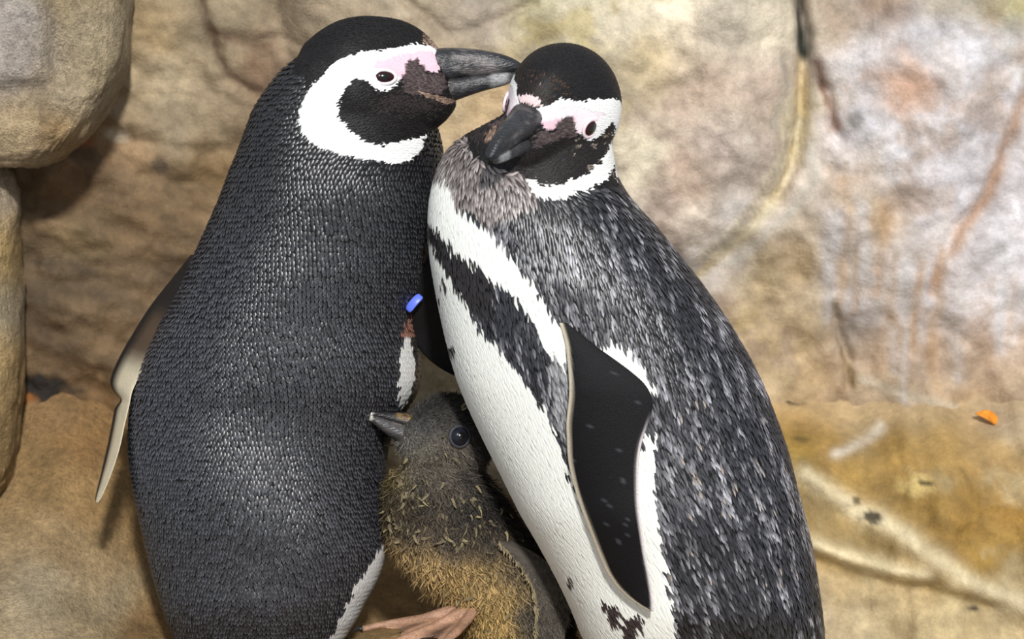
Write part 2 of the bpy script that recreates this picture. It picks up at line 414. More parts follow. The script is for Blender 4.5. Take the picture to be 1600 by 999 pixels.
def solid_patch(name, x0, x1, y0, y1, step, dfun, thick, colors_fn, label, cat, dref):
    xs_ = np.arange(x0, x1 + 1, step); ys_ = np.arange(y0, y1 + 1, step)
    X, Y = np.meshgrid(xs_, ys_)
    d = dfun(X, Y)
    c = colors_fn(X, Y)
    A = wall_des(X, Y, d, dref); B = wall_des(X, Y, d + thick, dref)
    ny, nx = X.shape; n = ny * nx
    f = grid_faces(ny, nx); fb = f[:, ::-1] + n
    idx = np.arange(n).reshape(ny, nx)
    loop = np.concatenate([idx[0, :-1], idx[:-1, -1], idx[-1, :0:-1], idx[:0:-1, 0]])
    ln = np.roll(loop, -1)
    side = np.stack([loop, ln, ln + n, loop + n], 1)
    V = np.vstack([A.reshape(-1, 3), B.reshape(-1, 3)])
    w = to_world(V); base = w[w[:, 2].argmin()].copy(); base[0] = w[:, 0].mean(); base[1] = w[:, 1].mean()
    C = np.clip(np.vstack([c.reshape(-1, 3)] * 2), 0.005, 0.95)
    FF = np.vstack([f, fb, side])
    vis = np.concatenate([(d < wall_depth(X, Y) + 12).ravel()] * 2)      # the rest would lie inside the wall
    FF = FF[vis[FF].any(1)]
    use = np.unique(FF); mp = np.full(len(V), -1); mp[use] = np.arange(len(use))
    V, C, FF = V[use], C[use], mp[FF]
    w = to_world(V); base = np.array([w[:, 0].mean(), w[:, 1].mean(), w[:, 2].min()])
    ob = mesh_obj(name, V, FF, M_WALL, colors=C, root=None)
    me = ob.data
    co = np.empty(len(me.vertices) * 3, np.float32); me.vertices.foreach_get('co', co)
    co = co.reshape(-1, 3) - base.astype(np.float32); me.vertices.foreach_set('co', co.ravel()); me.update()
    ob.location = base
    return tag(ob, label, cat)

# ledge on the lower right, ochre top and pale front
RIB = [(1255, 735), (1300, 770), (1370, 815), (1440, 865), (1540, 925), (1640, 965)]
RIB2 = [(1262, 845), (1310, 862), (1380, 885), (1430, 892)]
def ledge_depth(x, y):
    top = 628 + 34 * fbm(x, 0 * y, 130, 5, 51) + 22 * smooth(1500, 1240, x) * 0
    t = (y - top) / 260.0
    d = wall_depth(x, 0 * y + 640) + 4 - 90 * smooth(-0.02, 0.35, t) - 90 * smooth(0.2, 1.1, t) - 18 * smooth(1.0, 2.2, t)
    d = d + 200 * smooth(0.0, -0.14, t)
    d = d - 26 * np.exp(-(line_dist(x + 6 * fbm(x, y, 50, 3, 55), y, RIB) / 24.0) ** 2)
    d = d - 20 * np.exp(-(line_dist(x, y, RIB2) / 13.0) ** 2) + 14 * np.exp(-(line_dist(x, y + 0, [(p[0], p[1] + 24) for p in RIB2] + [(1540, 945)]) / 12.0) ** 2)
    d = d + (30 * fbm(x, y, 150, 5, 52) + 12 * fbm(x, y, 40, 5, 53, 0.6)) * smooth(-0.05, 0.3, t)
    d = d - 24 * np.exp(-(np.hypot((x - 1500) / 130.0, (y - 770) / 60.0)) ** 4)
    d = d + 12 * np.exp(-(np.hypot((x - 1352) / 12.0, (y - 803) / 9.0)) ** 2)
    d = d + 240 * smooth(1020, 900, x)
    return d
LEDGE_PTS = [(1250, 650, (172, 134, 64)), (1300, 690, (176, 140, 78)), (1350, 650, (190, 164, 120)), (1440, 650, (190, 164, 116)), (1260, 700, (160, 130, 62)), (1330, 720, (176, 142, 74)),
    (1400, 700, (172, 138, 74)), (1470, 700, (184, 150, 88)), (1560, 700, (186, 154, 100)), (1590, 660, (196, 178, 150)), (1420, 770, (168, 134, 68)), (1500, 760, (160, 124, 58)), (1560, 780, (176, 136, 66)), (1480, 830, (156, 122, 58)),
    (1580, 850, (166, 132, 66)), (1540, 880, (172, 136, 60)), (1280, 800, (168, 142, 92)), (1330, 830, (176, 150, 98)), (1300, 920, (212, 186, 140)), (1400, 930, (206, 182, 136)), (1340, 970, (218, 198, 158)), (1480, 960, (214, 192, 146)), (1570, 960, (216, 194, 150)), (1260, 960, (210, 190, 156))]
def ledge_col(x, y):
    c = shepard(x, y, LEDGE_PTS, 34, 15)
    c = c * (1 + 0.34 * fbm(x, y, 60, 5, 77, 0.65)[..., None])
    pal = smooth(0.12, 0.5, fbm(x, y, 75, 5, 78, 0.6))[..., None] * 0.6
    c = c * (1 - pal) + lin(200, 182, 142) * pal
    c = c * 0.74 * (1 + 0.3 * fbm(x, y, 26, 4, 79)[..., None])
    tp = smooth(690, 625, y)[..., None] * 0.6
    c = c * (1 - tp) + lin(188, 164, 128) * tp
    c = paint_line(c, x, y, RIB, (208, 194, 160), 17, 0.85, 12)
    c = paint_line(c, x, y, RIB2, (222, 206, 168), 12, 0.9, 8)
    c = paint_line(c, x, y, [(1310, 712), (1350, 690), (1385, 668)], (204, 194, 178), 8, 0.8, 8)
    c = paint_line(c, x, y, [(1260, 868), (1340, 892), (1420, 905), (1540, 940)], (140, 116, 68), 7, 0.5, 8)
    c = paint_blob(c, x, y, 1425, 755, 26, 16, (196, 172, 110), 0.8)
    c = paint_blob(c, x, y, 1434, 750, 10, 6, (52, 44, 22), 0.9, wob=1.0)
    c = paint_blob(c, x, y, 1352, 803, 14, 9, (44, 38, 24), 0.9, wob=0.9)
    c = paint_blob(c, x, y, 1332, 778, 8, 5, (80, 70, 40), 0.8)
    c = paint_blob(c, x, y, 1508, 942, 10, 4, (40, 36, 30), 0.9)
    c = paint_blob(c, x, y, 1256, 625, 22, 9, (52, 40, 22), 0.85, wob=0.9)
    c = paint_blob(c, x, y, 1250, 688, 16, 5, (70, 58, 30), 0.7)
    return c
solid_patch('rock_ledge', 872, 2000, 560, 1180, 6, ledge_depth, 90, ledge_col, 'ochre stained rock ledge with a pale diagonal rib and cream front face', 'rock', 300.0)

# boulders on the left: displaced super-ellipsoids
def boulder(name, cx, cy, cd, rx, ry, rd, expo, pts, seed, label, shape=None, rough=1.0):
    nu, nv = 160, 110
    u = np.linspace(0, 2 * math.pi, nu, endpoint=False); v = np.linspace(0, math.pi, nv)
    Ug, Vg = np.meshgrid(u, v)
    sp = lambda t: np.sign(t) * np.abs(t) ** expo
    dx = sp(np.cos(Ug) * np.sin(Vg)); dz = sp(np.cos(Vg)); dy = sp(np.sin(Ug) * np.sin(Vg))
    X = cx + rx * dx; Y = cy - ry * dz; Dd = cd + rd * dy
    n1 = fbm(X + 0.6 * Dd, Y + 0.4 * Dd, 120, 5, seed); n2 = fbm(X - 0.5 * Dd, Y + 0.5 * Dd, 26, 4, seed + 7)
    s = (18 * n1 + 6.0 * n2 + 2.5 * fbm(X + Dd, Y - Dd, 9, 3, seed + 5)) * rough
    X = X + dx * s; Y = Y - dz * s; Dd = Dd + dy * s
    if shape: X, Y, Dd = shape(X, Y, Dd)
    c = shepard(X, Y, pts, 22, seed + 3); c = c * (1 + 0.3 * fbm(X, Y + Dd, 34, 6, seed + 9, 0.7)[..., None])
    Pd = wall_des(X, Y, Dd, cd)
    V = Pd[1:-1].reshape(-1, 3); V = np.vstack([V, Pd[0, 0], Pd[-1, 0]])
    C = np.vstack([c[1:-1].reshape(-1, 3), c[0, 0], c[-1, 0]])
    m = nv - 2
    i = np.arange(m - 1)[:, None] * nu; j = np.arange(nu)[None]; jn = (j + 1) % nu
    f = np.stack([i + j, i + jn, i + nu + jn, i + nu + j], -1).reshape(-1, 4).tolist()
    a, b = m * nu, m * nu + 1
    f += [(a, (q + 1) % nu, q) for q in range(nu)] + [(b, (m - 1) * nu + q, (m - 1) * nu + (q + 1) % nu) for q in range(nu)]
    w = to_world(V); base = np.array([w[:, 0].mean(), w[:, 1].mean(), w[:, 2].min()])
    root = type('R', (), {'location': base})
    ob = mesh_obj(name, V, f, M_ROCK, root=None, colors=np.clip(C, 0.005, 0.9))
    me = ob.data; co = np.empty(len(me.vertices) * 3, np.float32); me.vertices.foreach_get('co', co)
    me.vertices.foreach_set('co', (co.reshape(-1, 3) - base.astype(np.float32)).ravel()); me.update()
    ob.location = base
    return tag(ob, label, 'rock')
def slab_shape(X, Y, Dd):
    # cut the lower right corner obliquely and raise a grey slab on the face
    t = np.clip((X + 0.9 * Y - 262) / 120.0, 0, 1)
    X = X - 44 * t ** 1.5; Y = Y - 20 * t ** 1.5
    slab = smooth(100, 86, X + 9 * fbm(X, Y, 40, 3, 5)) * smooth(156, 140, Y + 0.18 * X + 8 * fbm(X, Y, 40, 3, 6))
    front = Dd < 60
    Dd = Dd - 30 * slab * front
    return X, Y, Dd
boulder('boulder', 20, 70, 110, 182, 194, 130, 0.5,
        [(30, 60, (176, 166, 158)), (60, 30, (174, 164, 154)), (30, 110, (170, 160, 150)), (150, 60, (166, 150, 122)), (170, 120, (160, 144, 114)), (120, 160, (164, 148, 122)), (60, 200, (168, 148, 116)), (20, 240, (176, 154, 120)), (130, 10, (162, 144, 112)), (110, 215, (158, 130, 90))],
        201, 'big rounded grey tan boulder with a flat slab, jutting out above the dark hollow', slab_shape)
boulder('rock_pillar', -40, 520, 205, 76, 275, 110, 0.6,
        [(10, 300, (170, 154, 132)), (20, 400, (172, 146, 100)), (10, 480, (164, 150, 124)), (15, 560, (168, 142, 98)), (10, 640, (160, 134, 90)), (10, 760, (152, 124, 82)), (0, 860, (150, 120, 78))],
        221, 'narrow upright tan rock under the boulder, at the edge of the hollow', None, 0.7)

# ------------------------------------------------------------------ bird building
def loft_rows(rows, dspine, bdepth, step=7.0, K=72):
    """rows: (y, left, right) seen in the photograph -> analytic section function in design space"""
    rows = np.array(rows, float)
    ysr = rows[:, 0]
    d = herm(ysr, *zip(*dspine)) if False else np.interp(ysr, [p[0] for p in dspine], [p[1] for p in dspine])
    k = kk(d)
    yd = 499.5 + (ysr - 499.5) * k
    L = 800 + (rows[:, 1] - 800) * k; R = 800 + (rows[:, 2] - 800) * k
    b = np.interp(ysr, [p[0] for p in bdepth], [p[1] for p in bdepth]) * k
    ctrl = np.stack([(L + R) / 2, (R - L) / 2, d, b], 1)
    def sec(y): return herm(np.atleast_1d(y), yd, ctrl)
    yy = np.linspace(yd[0], yd[-1], int((yd[-1] - yd[0]) / step) + 2)
    s = sec(yy)
    ph = np.linspace(0, 2 * math.pi, K, endpoint=False)
    R3 = np.stack([s[:, 0:1] + s[:, 1:2] * np.cos(ph), s[:, 2:3] + s[:, 3:4] * np.sin(ph), np.repeat(-yy[:, None], K, 1)], -1)
    return sec, R3, yd

def fuse(parts, voxel, smooth_it):
    vs_, fs = [], []
    off = 0
    for v, f in parts:
        vs_.append(v); fs += [tuple(int(i) + off for i in q) for q in f]; off += len(v)
    me = bpy.data.meshes.new('tmp'); me.from_pydata(np.vstack(vs_).tolist(), [], fs); me.update()
    ob = bpy.data.objects.new('tmp', me); col.objects.link(ob)
    m = ob.modifiers.new('r', 'REMESH'); m.mode = 'VOXEL'; m.voxel_size = voxel
    m2 = ob.modifiers.new('s', 'SMOOTH'); m2.factor = 0.5; m2.iterations = smooth_it
    dg = bpy.context.evaluated_depsgraph_get()
    ev = ob.evaluated_get(dg); em = ev.to_mesh()
    n = len(em.vertices); co = np.empty(n * 3); em.vertices.foreach_get('co', co)
    nr = np.empty(n * 3); em.vertices.foreach_get('normal', nr)
    faces = [tuple(p.vertices) for p in em.polygons]
    ev.to_mesh_clear(); bpy.data.objects.remove(ob); bpy.data.meshes.remove(me)
    return co.reshape(-1, 3), nr.reshape(-1, 3), faces

class Surf:
    def __init__(s, parts, voxel=4.0, it=8):
        s.v, s.n, s.f = fuse(parts, voxel, it)
        s.bvh = BVHTree.FromPolygons([tuple(p) for p in s.v], s.f)
    def project(s, pts, maxd):
        P, N, ok = [], [], []
        for i, p in enumerate(pts):
            r = s.bvh.find_nearest(Vector(p), maxd)
            if r[0] is None: continue
            q = s.f[r[2]]
            n = s.n[list(q)].mean(0)
            P.append(r[0]); N.append(n); ok.append(i)
        N = np.array(N); N /= np.linalg.norm(N, axis=1)[:, None] + 1e-9
        return np.array([tuple(p) for p in P]), N, np.array(ok, int)
    def ray(s, o, d):
        r = s.bvh.ray_cast(Vector(o), Vector(d).normalized()); return np.array(r[0]) if r[0] else None

def lattice(sec, y0, y1, dy, dx, jit=0.18):
    """staggered rows of points round a lofted body"""
    out = []; y = y0; n = 0; row = 0
    while y < y1:
        cx, a, d, b = sec(y)[0]
        per = math.pi * (3 * (a + b) - math.sqrt((3 * a + b) * (a + 3 * b)))
        want = max(8, int(per / dx))
        if abs(want - n) > 0.05 * want: n = want
        ph = (np.arange(n) + 0.5 * (row % 2)) / n * 2 * math.pi
        ph = ph + rng.normal(0, jit * dx / max(a, 1) * 0.5, n)
        yy = y + rng.normal(0, jit * dy, n)
        out.append(np.stack([cx + a * np.cos(ph), d + b * np.sin(ph), -yy], 1)); y += dy; row += 1
    return np.vstack(out)

def feathers(P, N, T, L, W, lift, cb, ct, name, mat, root, parent, label=None, wts=(0.0, 0.35, 0.35, 0.0, 1.0, 1.0, 0.7)):
    T = T - (T * N).sum(1)[:, None] * N; T /= np.linalg.norm(T, axis=1)[:, None] + 1e-9
    S = np.cross(N, T)
    L = np.broadcast_to(L, len(P))[:, None]; W = np.broadcast_to(W, len(P))[:, None]; lift = np.broadcast_to(lift, len(P))[:, None]
    V = np.stack([P - 0.55 * L * T - 0.8 * N,
                  P - 0.02 * L * T + 0.5 * W * S + 0.25 * lift * N,
                  P - 0.02 * L * T - 0.5 * W * S + 0.25 * lift * N,
                  P + 0.05 * L * T + (0.35 * lift + 0.24 * W) * N,
                  P + 0.30 * L * T + 0.27 * W * S + 0.75 * lift * N,
                  P + 0.30 * L * T - 0.27 * W * S + 0.75 * lift * N,
                  P + 0.5 * L * T + 0.95 * lift * N], 1)
    n = len(P)
    F = np.array([[0, 3, 1], [0, 2, 3], [1, 3, 4], [3, 2, 5], [3, 6, 4], [3, 5, 6]])
    faces = (np.arange(n)[:, None, None] * 7 + F[None]).reshape(-1, 3)
    wts = np.array(wts)[None, :, None]
    C = cb[:, None] * (1 - wts) + ct[:, None] * wts
    return mesh_obj(name, V.reshape(-1, 3), faces, mat, root=root, parent=parent, colors=np.clip(C, 0, 1).reshape(-1, 3), kind='stuff', label=label)

# shared adult head, side view units, origin at the middle of the skull, x to the bill, y left, z up
HEAD = [(-112, -38, 28, 26), (-104, -62, 52, 44), (-88, -82, 70, 64), (-60, -97, 90, 82), (-20, -104, 103, 90), (20, -104, 103, 80), (50, -98, 98, 65), (80, -84, 84, 50),
        (100, -73, 66, 41), (112, -66, 50, 35), (122, -57, 22, 28), (131, -46, -2, 20), (137, -36, -16, 10)]
def head_rings(C, f, l, u, s, K=48, n=46):
    h = np.array(HEAD, float)
    x = np.linspace(h[0, 0], h[-1, 0], n)
    r = herm(x, h[:, 0], h[:, 1:])
    zc = (r[:, 0] + r[:, 1]) / 2; hz = (r[:, 1] - r[:, 0]) / 2; hy = r[:, 2]
    ph = np.linspace(0, 2 * math.pi, K, endpoint=False)
    loc = np.stack([np.repeat(x[:, None], K, 1), hy[:, None] * np.cos(ph), zc[:, None] + hz[:, None] * np.sin(ph)], -1)
    return C + s * (loc[..., 0:1] * f + loc[..., 1:2] * l + loc[..., 2:3] * u)
UPPER = [(84, -4, 44, 26), (104, -2, 53, 30), (120, 2, 55, 27), (138, 5, 55, 23.5), (158, 8, 54, 20), (185, 11, 50.5, 17), (210, 14, 45, 14), (228, 17, 38, 11), (239, 20, 31, 7.5), (245, 20, 25, 3)]
LOWER = [(92, -40, 6, 24), (115, -35, 7, 26), (135, -28, 9, 22), (160, -19, 12, 18), (185, -11, 15, 15), (205, -6, 17, 12), (220, -1, 18, 9), (232, 7, 18, 4)]
WHITE = [(75, 58), (45, 50), (0, 44), (-30, 35), (-52, 22), (-74, 0), (-92, -24), (-105, -50), (-101, -76), (-86, -96), (-55, -110), (-15, -121), (45, -129), (68, -122), (84, -108), (92, -82),
         (66, -92), (25, -101), (0, -94), (-24, -76), (-41, -54), (-38, -34), (-28, -12), (-14, 2), (0, -2), (16, -16), (36, -18), (52, -4), (62, 20), (70, 12), (88, 14), (112, 14), (116, 40), (100, 56)]
PINK = [(34, 33), (62, 44), (88, 48), (108, 46), (116, 34), (112, 14), (92, 14), (80, 30), (68, 30), (62, 8), (52, 0), (40, 10), (16, 15), (6, 20), (18, 28)]
GREY = [(62, 30), (78, 34), (92, 20), (96, 6), (104, -2), (98, -20), (72, -24), (56, -12), (60, 8)]
FOREH = [(86, 56), (91, 90), (104, 86), (122, 60), (114, 48), (94, 52)]
def head_colors(h, seed):
    """h: points in head coordinates -> colours and a bare skin mask"""
    x, z = h[:, 0] + rng.normal(0, 1.2, len(h)), h[:, 2] + rng.normal(0, 1.2, len(h))
    c = np.tile(lin(17, 15, 16), (len(h), 1)); tip = np.tile(lin(36, 34, 35), (len(h), 1))
    near = np.linalg.norm(h, axis=1) < 180
    fo = in_poly(x, z, FOREH) & near
    c[fo] = lin(120, 100, 88); tip[fo] = lin(200, 172, 156)
    dk = fo & (rng.random(len(h)) < smooth(108, 84, h[:, 0]) * 0.75); c[dk] = lin(40, 33, 30); tip[dk] = lin(104, 82, 66)
    xc, zc_ = x + rng.normal(0, 9, len(h)), z + rng.normal(0, 7, len(h))
    cheek = in_poly(xc, zc_, [(20, -20), (60, -18), (98, -22), (120, -20), (112, -46), (60, -50), (20, -44)]) & near
    c[cheek] = lin(30, 27, 27); tip[cheek] = lin(64, 57, 54)
    wh = in_poly(x, z, WHITE) & near
    c[wh] = lin(226, 226, 224); tip[wh] = lin(250, 250, 248)
    pk = in_poly(x, z, PINK) & near
    c[pk] = lin(226, 188, 200); tip[pk] = lin(228, 192, 204)
    gr = (in_poly(x, z, GREY) | in_poly(x, z, [(92, 10), (120, 14), (126, -8), (112, -22), (94, -18)])) & near
    gn = rng.uniform(0.6, 1.25, (len(h), 1)); c[gr] = (lin(66, 56, 56) * gn)[gr]; tip[gr] = (lin(100, 88, 86) * gn)[gr]
    mouth = in_poly(x, z, [(76, -16), (100, -20), (124, -24), (140, -28), (128, -34), (100, -28)]) & near
    gn = rng.uniform(0.4, 1.15, (len(h), 1)); c[mouth] = (lin(130, 106, 92) * gn)[mouth]; tip[mouth] = (lin(172, 146, 126) * gn)[mouth]
    return c, tip, wh, pk

def mandible(name, rows, C, f, l, u, s, colfn, root, parent, K=22, n=40, sq=0.85):
    h = np.array(rows, float)
    x = np.linspace(h[0, 0], h[-1, 0], n)
    r = herm(x, h[:, 0], h[:, 1:])
    zc = (r[:, 0] + r[:, 1]) / 2; hz = (r[:, 1] - r[:, 0]) / 2; hy = r[:, 2]
    ph = np.linspace(0, 2 * math.pi, K, endpoint=False)
    cs, sn = np.cos(ph), np.sin(ph)
    cs = np.sign(cs) * np.abs(cs) ** sq; sn = np.sign(sn) * np.abs(sn) ** sq
    X = np.repeat(x[:, None], K, 1); Y = hy[:, None] * cs; Z = zc[:, None] + hz[:, None] * sn
    w = 1 + 0.05 * fbm(X * 1.0, Z * 3 + Y * 2, 14, 3, 301)
    Y = Y * w
    v, fc_ = rings_mesh(C + s * (X[..., None] * f + Y[..., None] * l + Z[..., None] * u))
    c = colfn(X.ravel(), Y.ravel(), Z.ravel()); c = np.vstack([c, c[:K].mean(0), c[-K:].mean(0)])
    return mesh_obj(name, v, fc_, M_BEAK, root=root, parent=parent, colors=c)

def ellipsoid(c, ax, nu=28, nv=18):
    u = np.linspace(0, 2 * math.pi, nu, endpoint=False); v = np.linspace(0.05, math.pi - 0.05, nv)
    R = np.stack([np.outer(np.sin(v), np.cos(u)), np.outer(np.sin(v), np.sin(u)), np.outer(np.cos(v), np.ones(nu))], -1)
    return rings_mesh(c + R[..., 0:1] * ax[0] + R[..., 1:2] * ax[1] + R[..., 2:3] * ax[2])
def ring_tube(c, t1, t2, n, r1, r2, tr, nu=36, nv=10, droop=0.0):
    a = np.linspace(0, 2 * math.pi, nu, endpoint=False); b = np.linspace(0, 2 * math.pi, nv, endpoint=False)
    ca, sa = np.cos(a)[:, None, None], np.sin(a)[:, None, None]
    rad = ca * t1 * 1.0 + sa * t2 * 1.0
    cen = c + ca * r1 * t1 + sa * r2 * t2
    R = cen + tr * (np.cos(b)[None, :, None] * rad + np.sin(b)[None, :, None] * n * 0.8)
    V = R.reshape(-1, 3)
    i = np.arange(nu)[:, None]; j = np.arange(nv)[None]
    i2, j2 = (i + 1) % nu, (j + 1) % nv
    F = np.stack([i * nv + j + 0 * j2, i2 * nv + j, i2 * nv + j2, i * nv + j2], -1).reshape(-1, 4)
    return V, F
def adult_eye(surf, C, f, l, u, s, side, loc, r1, r2, root, parent, lidcol, tilt=0.0):
    o_ = C + s * (loc[0] * f + side * 300 * l + loc[1] * u)
    hit = surf.ray(o_, -side * l)
    P_, N_, _ = surf.project([hit], 50)
    n = 0.5 * N_[0] + 0.5 * side * l; n /= np.linalg.norm(n)
    t1 = f - (f @ n) * n; t1 /= np.linalg.norm(t1); t2 = np.cross(n, t1); t2 *= np.sign(t2 @ u)
    ct, st = math.cos(tilt), math.sin(tilt)
    t1, t2 = ct * t1 + st * t2, ct * t2 - st * t1
    c = hit - n * 0.8
    v, fc_ = ellipsoid(c, [t1 * r1 * s, t2 * r2 * s, n * 6 * s])
    eye = mesh_obj('eye', v, fc_, M_EYE, root=root, parent=root, label='dark maroon eye')
    v, fc_ = ellipsoid(c + n * 2.6 * s, [t1 * r1 * 0.62 * s, t2 * r2 * 0.72 * s, n * 4 * s])
    mesh_obj('pupil', v, fc_, M_PUPIL, root=root, parent=eye)
    v, fc_ = ring_tube(c + n * 1.0, t1, t2, n, (r1 + 1.2) * s, (r2 + 1.0) * s, 2.9 * s)
    mesh_obj('eyelid', v, fc_, M_LID, root=root, parent=eye, colors=np.tile(lin(lidcol), (len(v), 1)) * (1 + 0.1 * rng.standard_normal((len(v), 1))))
    return hit

def upper_col(dark=(38, 38, 41)):
    def fn(x, y, z):
        c = np.tile(lin(dark), (len(x), 1))
        st = fbm(x, z * 2.5 + y, 26, 4, 305)
        c = c * (1 + 1.3 * np.clip(st, -0.6, 1)[:, None])
        w = np.clip((fbm(x * 0.6 + z, z * 2 + y, 18, 3, 309) - 0.05) * 2.0, 0, 0.7)[:, None] * smooth(225, 190, x)[:, None]
        c = c * (1 - w) + lin(120, 114, 112) * w
        t = smooth(205, 232, x)[:, None]
        return c * (1 - t) + lin(30, 33, 38) * t
    return fn
def lower_col(x, y, z):
    c = np.tile(lin(50, 49, 52), (len(x), 1)) * (1 + 0.8 * np.clip(fbm(x, z * 2.5 + y, 22, 4, 315), -0.6, 1)[:, None])
    t = (smooth(186, 198, x) * smooth(226, 214, x))[:, None] * 0.8
    c = c * (1 - t) + lin(150, 150, 152) * t
    t = (smooth(140, 105, x))[:, None] * 0.6
    return c * (1 - t) + lin(116, 98, 90) * t

def blade(rows, C_fn, name, mat, root, thick=8.0, K=20, sub=4, label=None):
    """rows: (leading point, trailing point, face normal) along a flipper, tip last"""
    A = np.array([r[0] for r in rows], float); B = np.array([r[1] for r in rows], float); Nn = np.array([r[2] for r in rows], float)
    t = np.arange(len(rows)); tt = np.linspace(0, len(rows) - 1, (len(rows) - 1) * sub + 1)
    A, B, Nn = herm(tt, t, A), herm(tt, t, B), herm(tt, t, Nn)
    Nn /= np.linalg.norm(Nn, axis=1)[:, None]
    ph = np.linspace(0, 2 * math.pi, K, endpoint=False)
    s = (0.5 - 0.5 * np.cos(ph))[None, :, None]; h = np.sin(ph)[None, :, None]
    th = (thick * np.clip(1.15 - 0.75 * tt / tt[-1], 0.3, 1))[:, None, None]
    camber = 4 * s * (1 - s)
    R = A[:, None] * (1 - s) + B[:, None] * s + Nn[:, None] * (h * th * (0.55 + 0.45 * (1 - s)))
    v, f = rings_mesh(R)
    S_ = np.repeat(s[..., 0], len(tt), 0); H_ = np.repeat(h[..., 0], len(tt), 0); T_ = np.repeat((tt / tt[-1])[:, None], K, 1)
    c = C_fn(S_.ravel(), H_.ravel(), T_.ravel(), R.reshape(-1, 3)); c = np.vstack([c, c[:K].mean(0), c[-K:].mean(0)])
    return mesh_obj(name, v, f, mat, root=root, colors=np.clip(c, 0, 1), label=label)

def foot(root, ankle, toes, toe_r, colr, claw_len=16, label=None):
    """ankle point and toe tips in design space; toes, web and claws"""
    ankle = np.array(ankle, float)
    parts = []
    tips = []
    for tp in toes:
        tp = np.array(tp, float)
        ts = np.linspace(0, 1, 9)
        up = np.array([0, 0, 1.0])
        cen = ankle + (tp - ankle) * ts[:, None] + up * (toe_r * 0.9 * (1 - ts[:, None]) ** 2 + 0.15 * toe_r * np.sin(ts * 9.4)[:, None])
        ax = (tp - ankle) / np.linalg.norm(tp - ankle)
        e1 = np.cross(ax, up); e1 /= np.linalg.norm(e1); e2 = np.cross(e1, ax)
        ph = np.linspace(0, 2 * math.pi, 12, endpoint=False)
        rr = toe_r * (1.0 - 0.35 * ts) * (1 + 0.08 * np.cos(ts * 19))
        R = cen[:, None] + rr[:, None, None] * (np.cos(ph)[None, :, None] * e1 + 0.8 * np.sin(ph)[None, :, None] * e2)
        parts.append(rings_mesh(R)); tips.append((cen[-1], ax, toe_r * 0.6))
    # web between neighbouring toes
    for p, q in zip(toes[:-1], toes[1:]):
        p = np.array(p, float); q = np.array(q, float)
        g = []
        for t in np.linspace(0.1, 0.86, 8):
            a = ankle + (p - ankle) * t; b = ankle + (q - ankle) * t
            s_ = np.linspace(0, 1, 7)[:, None]
            pull = 1 - 0.22 * t * (4 * s_ * (1 - s_))
            g.append(ankle + ((a + (b - a) * s_) - ankle) * pull)
        g = np.array(g); th = np.array([0, 0, toe_r * 0.3])
        ring = np.concatenate([g + th, (g - th)[:, ::-1]], 1)
        parts.append(rings_mesh(ring))
    v, n, f = fuse(parts, max(2.5, toe_r * 0.22), 3)
    c = np.tile(lin(colr), (len(v), 1)) * (1 + 0.5 * fbm(v[:, 0] + v[:, 1], v[:, 2] * 2 + v[:, 1], 26, 4, 401)[:, None])
    dt = np.full(len(v), 1e9)
    for tp in toes:
        ab = np.array(tp, float) - ankle; q = np.clip(((v - ankle) @ ab) / (ab @ ab), 0, 1); dt = np.minimum(dt, np.linalg.norm(v - ankle - q[:, None] * ab, axis=1))
    wb = smooth(toe_r * 1.3, toe_r * 2.2, dt)[:, None]; c = c * (1 - 0.65 * wb)
    ft = mesh_obj('foot', v, f, M_FOOT, root=root, colors=np.clip(c, 0.01, 1), label=label)
    for cp, ax, r in tips:
        ts = np.linspace(0, 1, 7)
        cen = cp + ax * claw_len * ts[:, None] + np.array([0, 0, 1]) * (4 * np.sin(ts * 2.4) - 7 * ts ** 2)[:, None]
        e1 = np.cross(ax, (0, 0, 1.0)); e1 /= np.linalg.norm(e1); e2 = np.cross(e1, ax)
        ph = np.linspace(0, 2 * math.pi, 8, endpoint=False)
        R = cen[:, None] + (r * (1.02 - ts))[:, None, None] * (np.cos(ph)[None, :, None] * e1 + np.sin(ph)[None, :, None] * e2)
        v, f = rings_mesh(R); mesh_obj('claw', v, f, M_CLAW, root=root, parent=ft)
    return ft

def head_feathers(surf, C, f, l, u, s, dens=5.0):
    pts = head_rings(C, f, l, u, s, K=int(2 * math.pi * 88 / dens), n=int(262 / dens)).copy()
    pts[1::2] = 0.5 * (pts[1::2] + np.roll(pts[1::2], -1, 1))
    pts = pts.reshape(-1, 3)
    return pts + rng.normal(0, dens * 0.22, pts.shape)

def to_head(p, C, f, l, u, s):
    q = (p - C) / s
    return np.stack([q @ f, q @ l, q @ u], 1)

def flank_rng(n, lo, hi): return rng.uniform(lo, hi, n)[:, None]

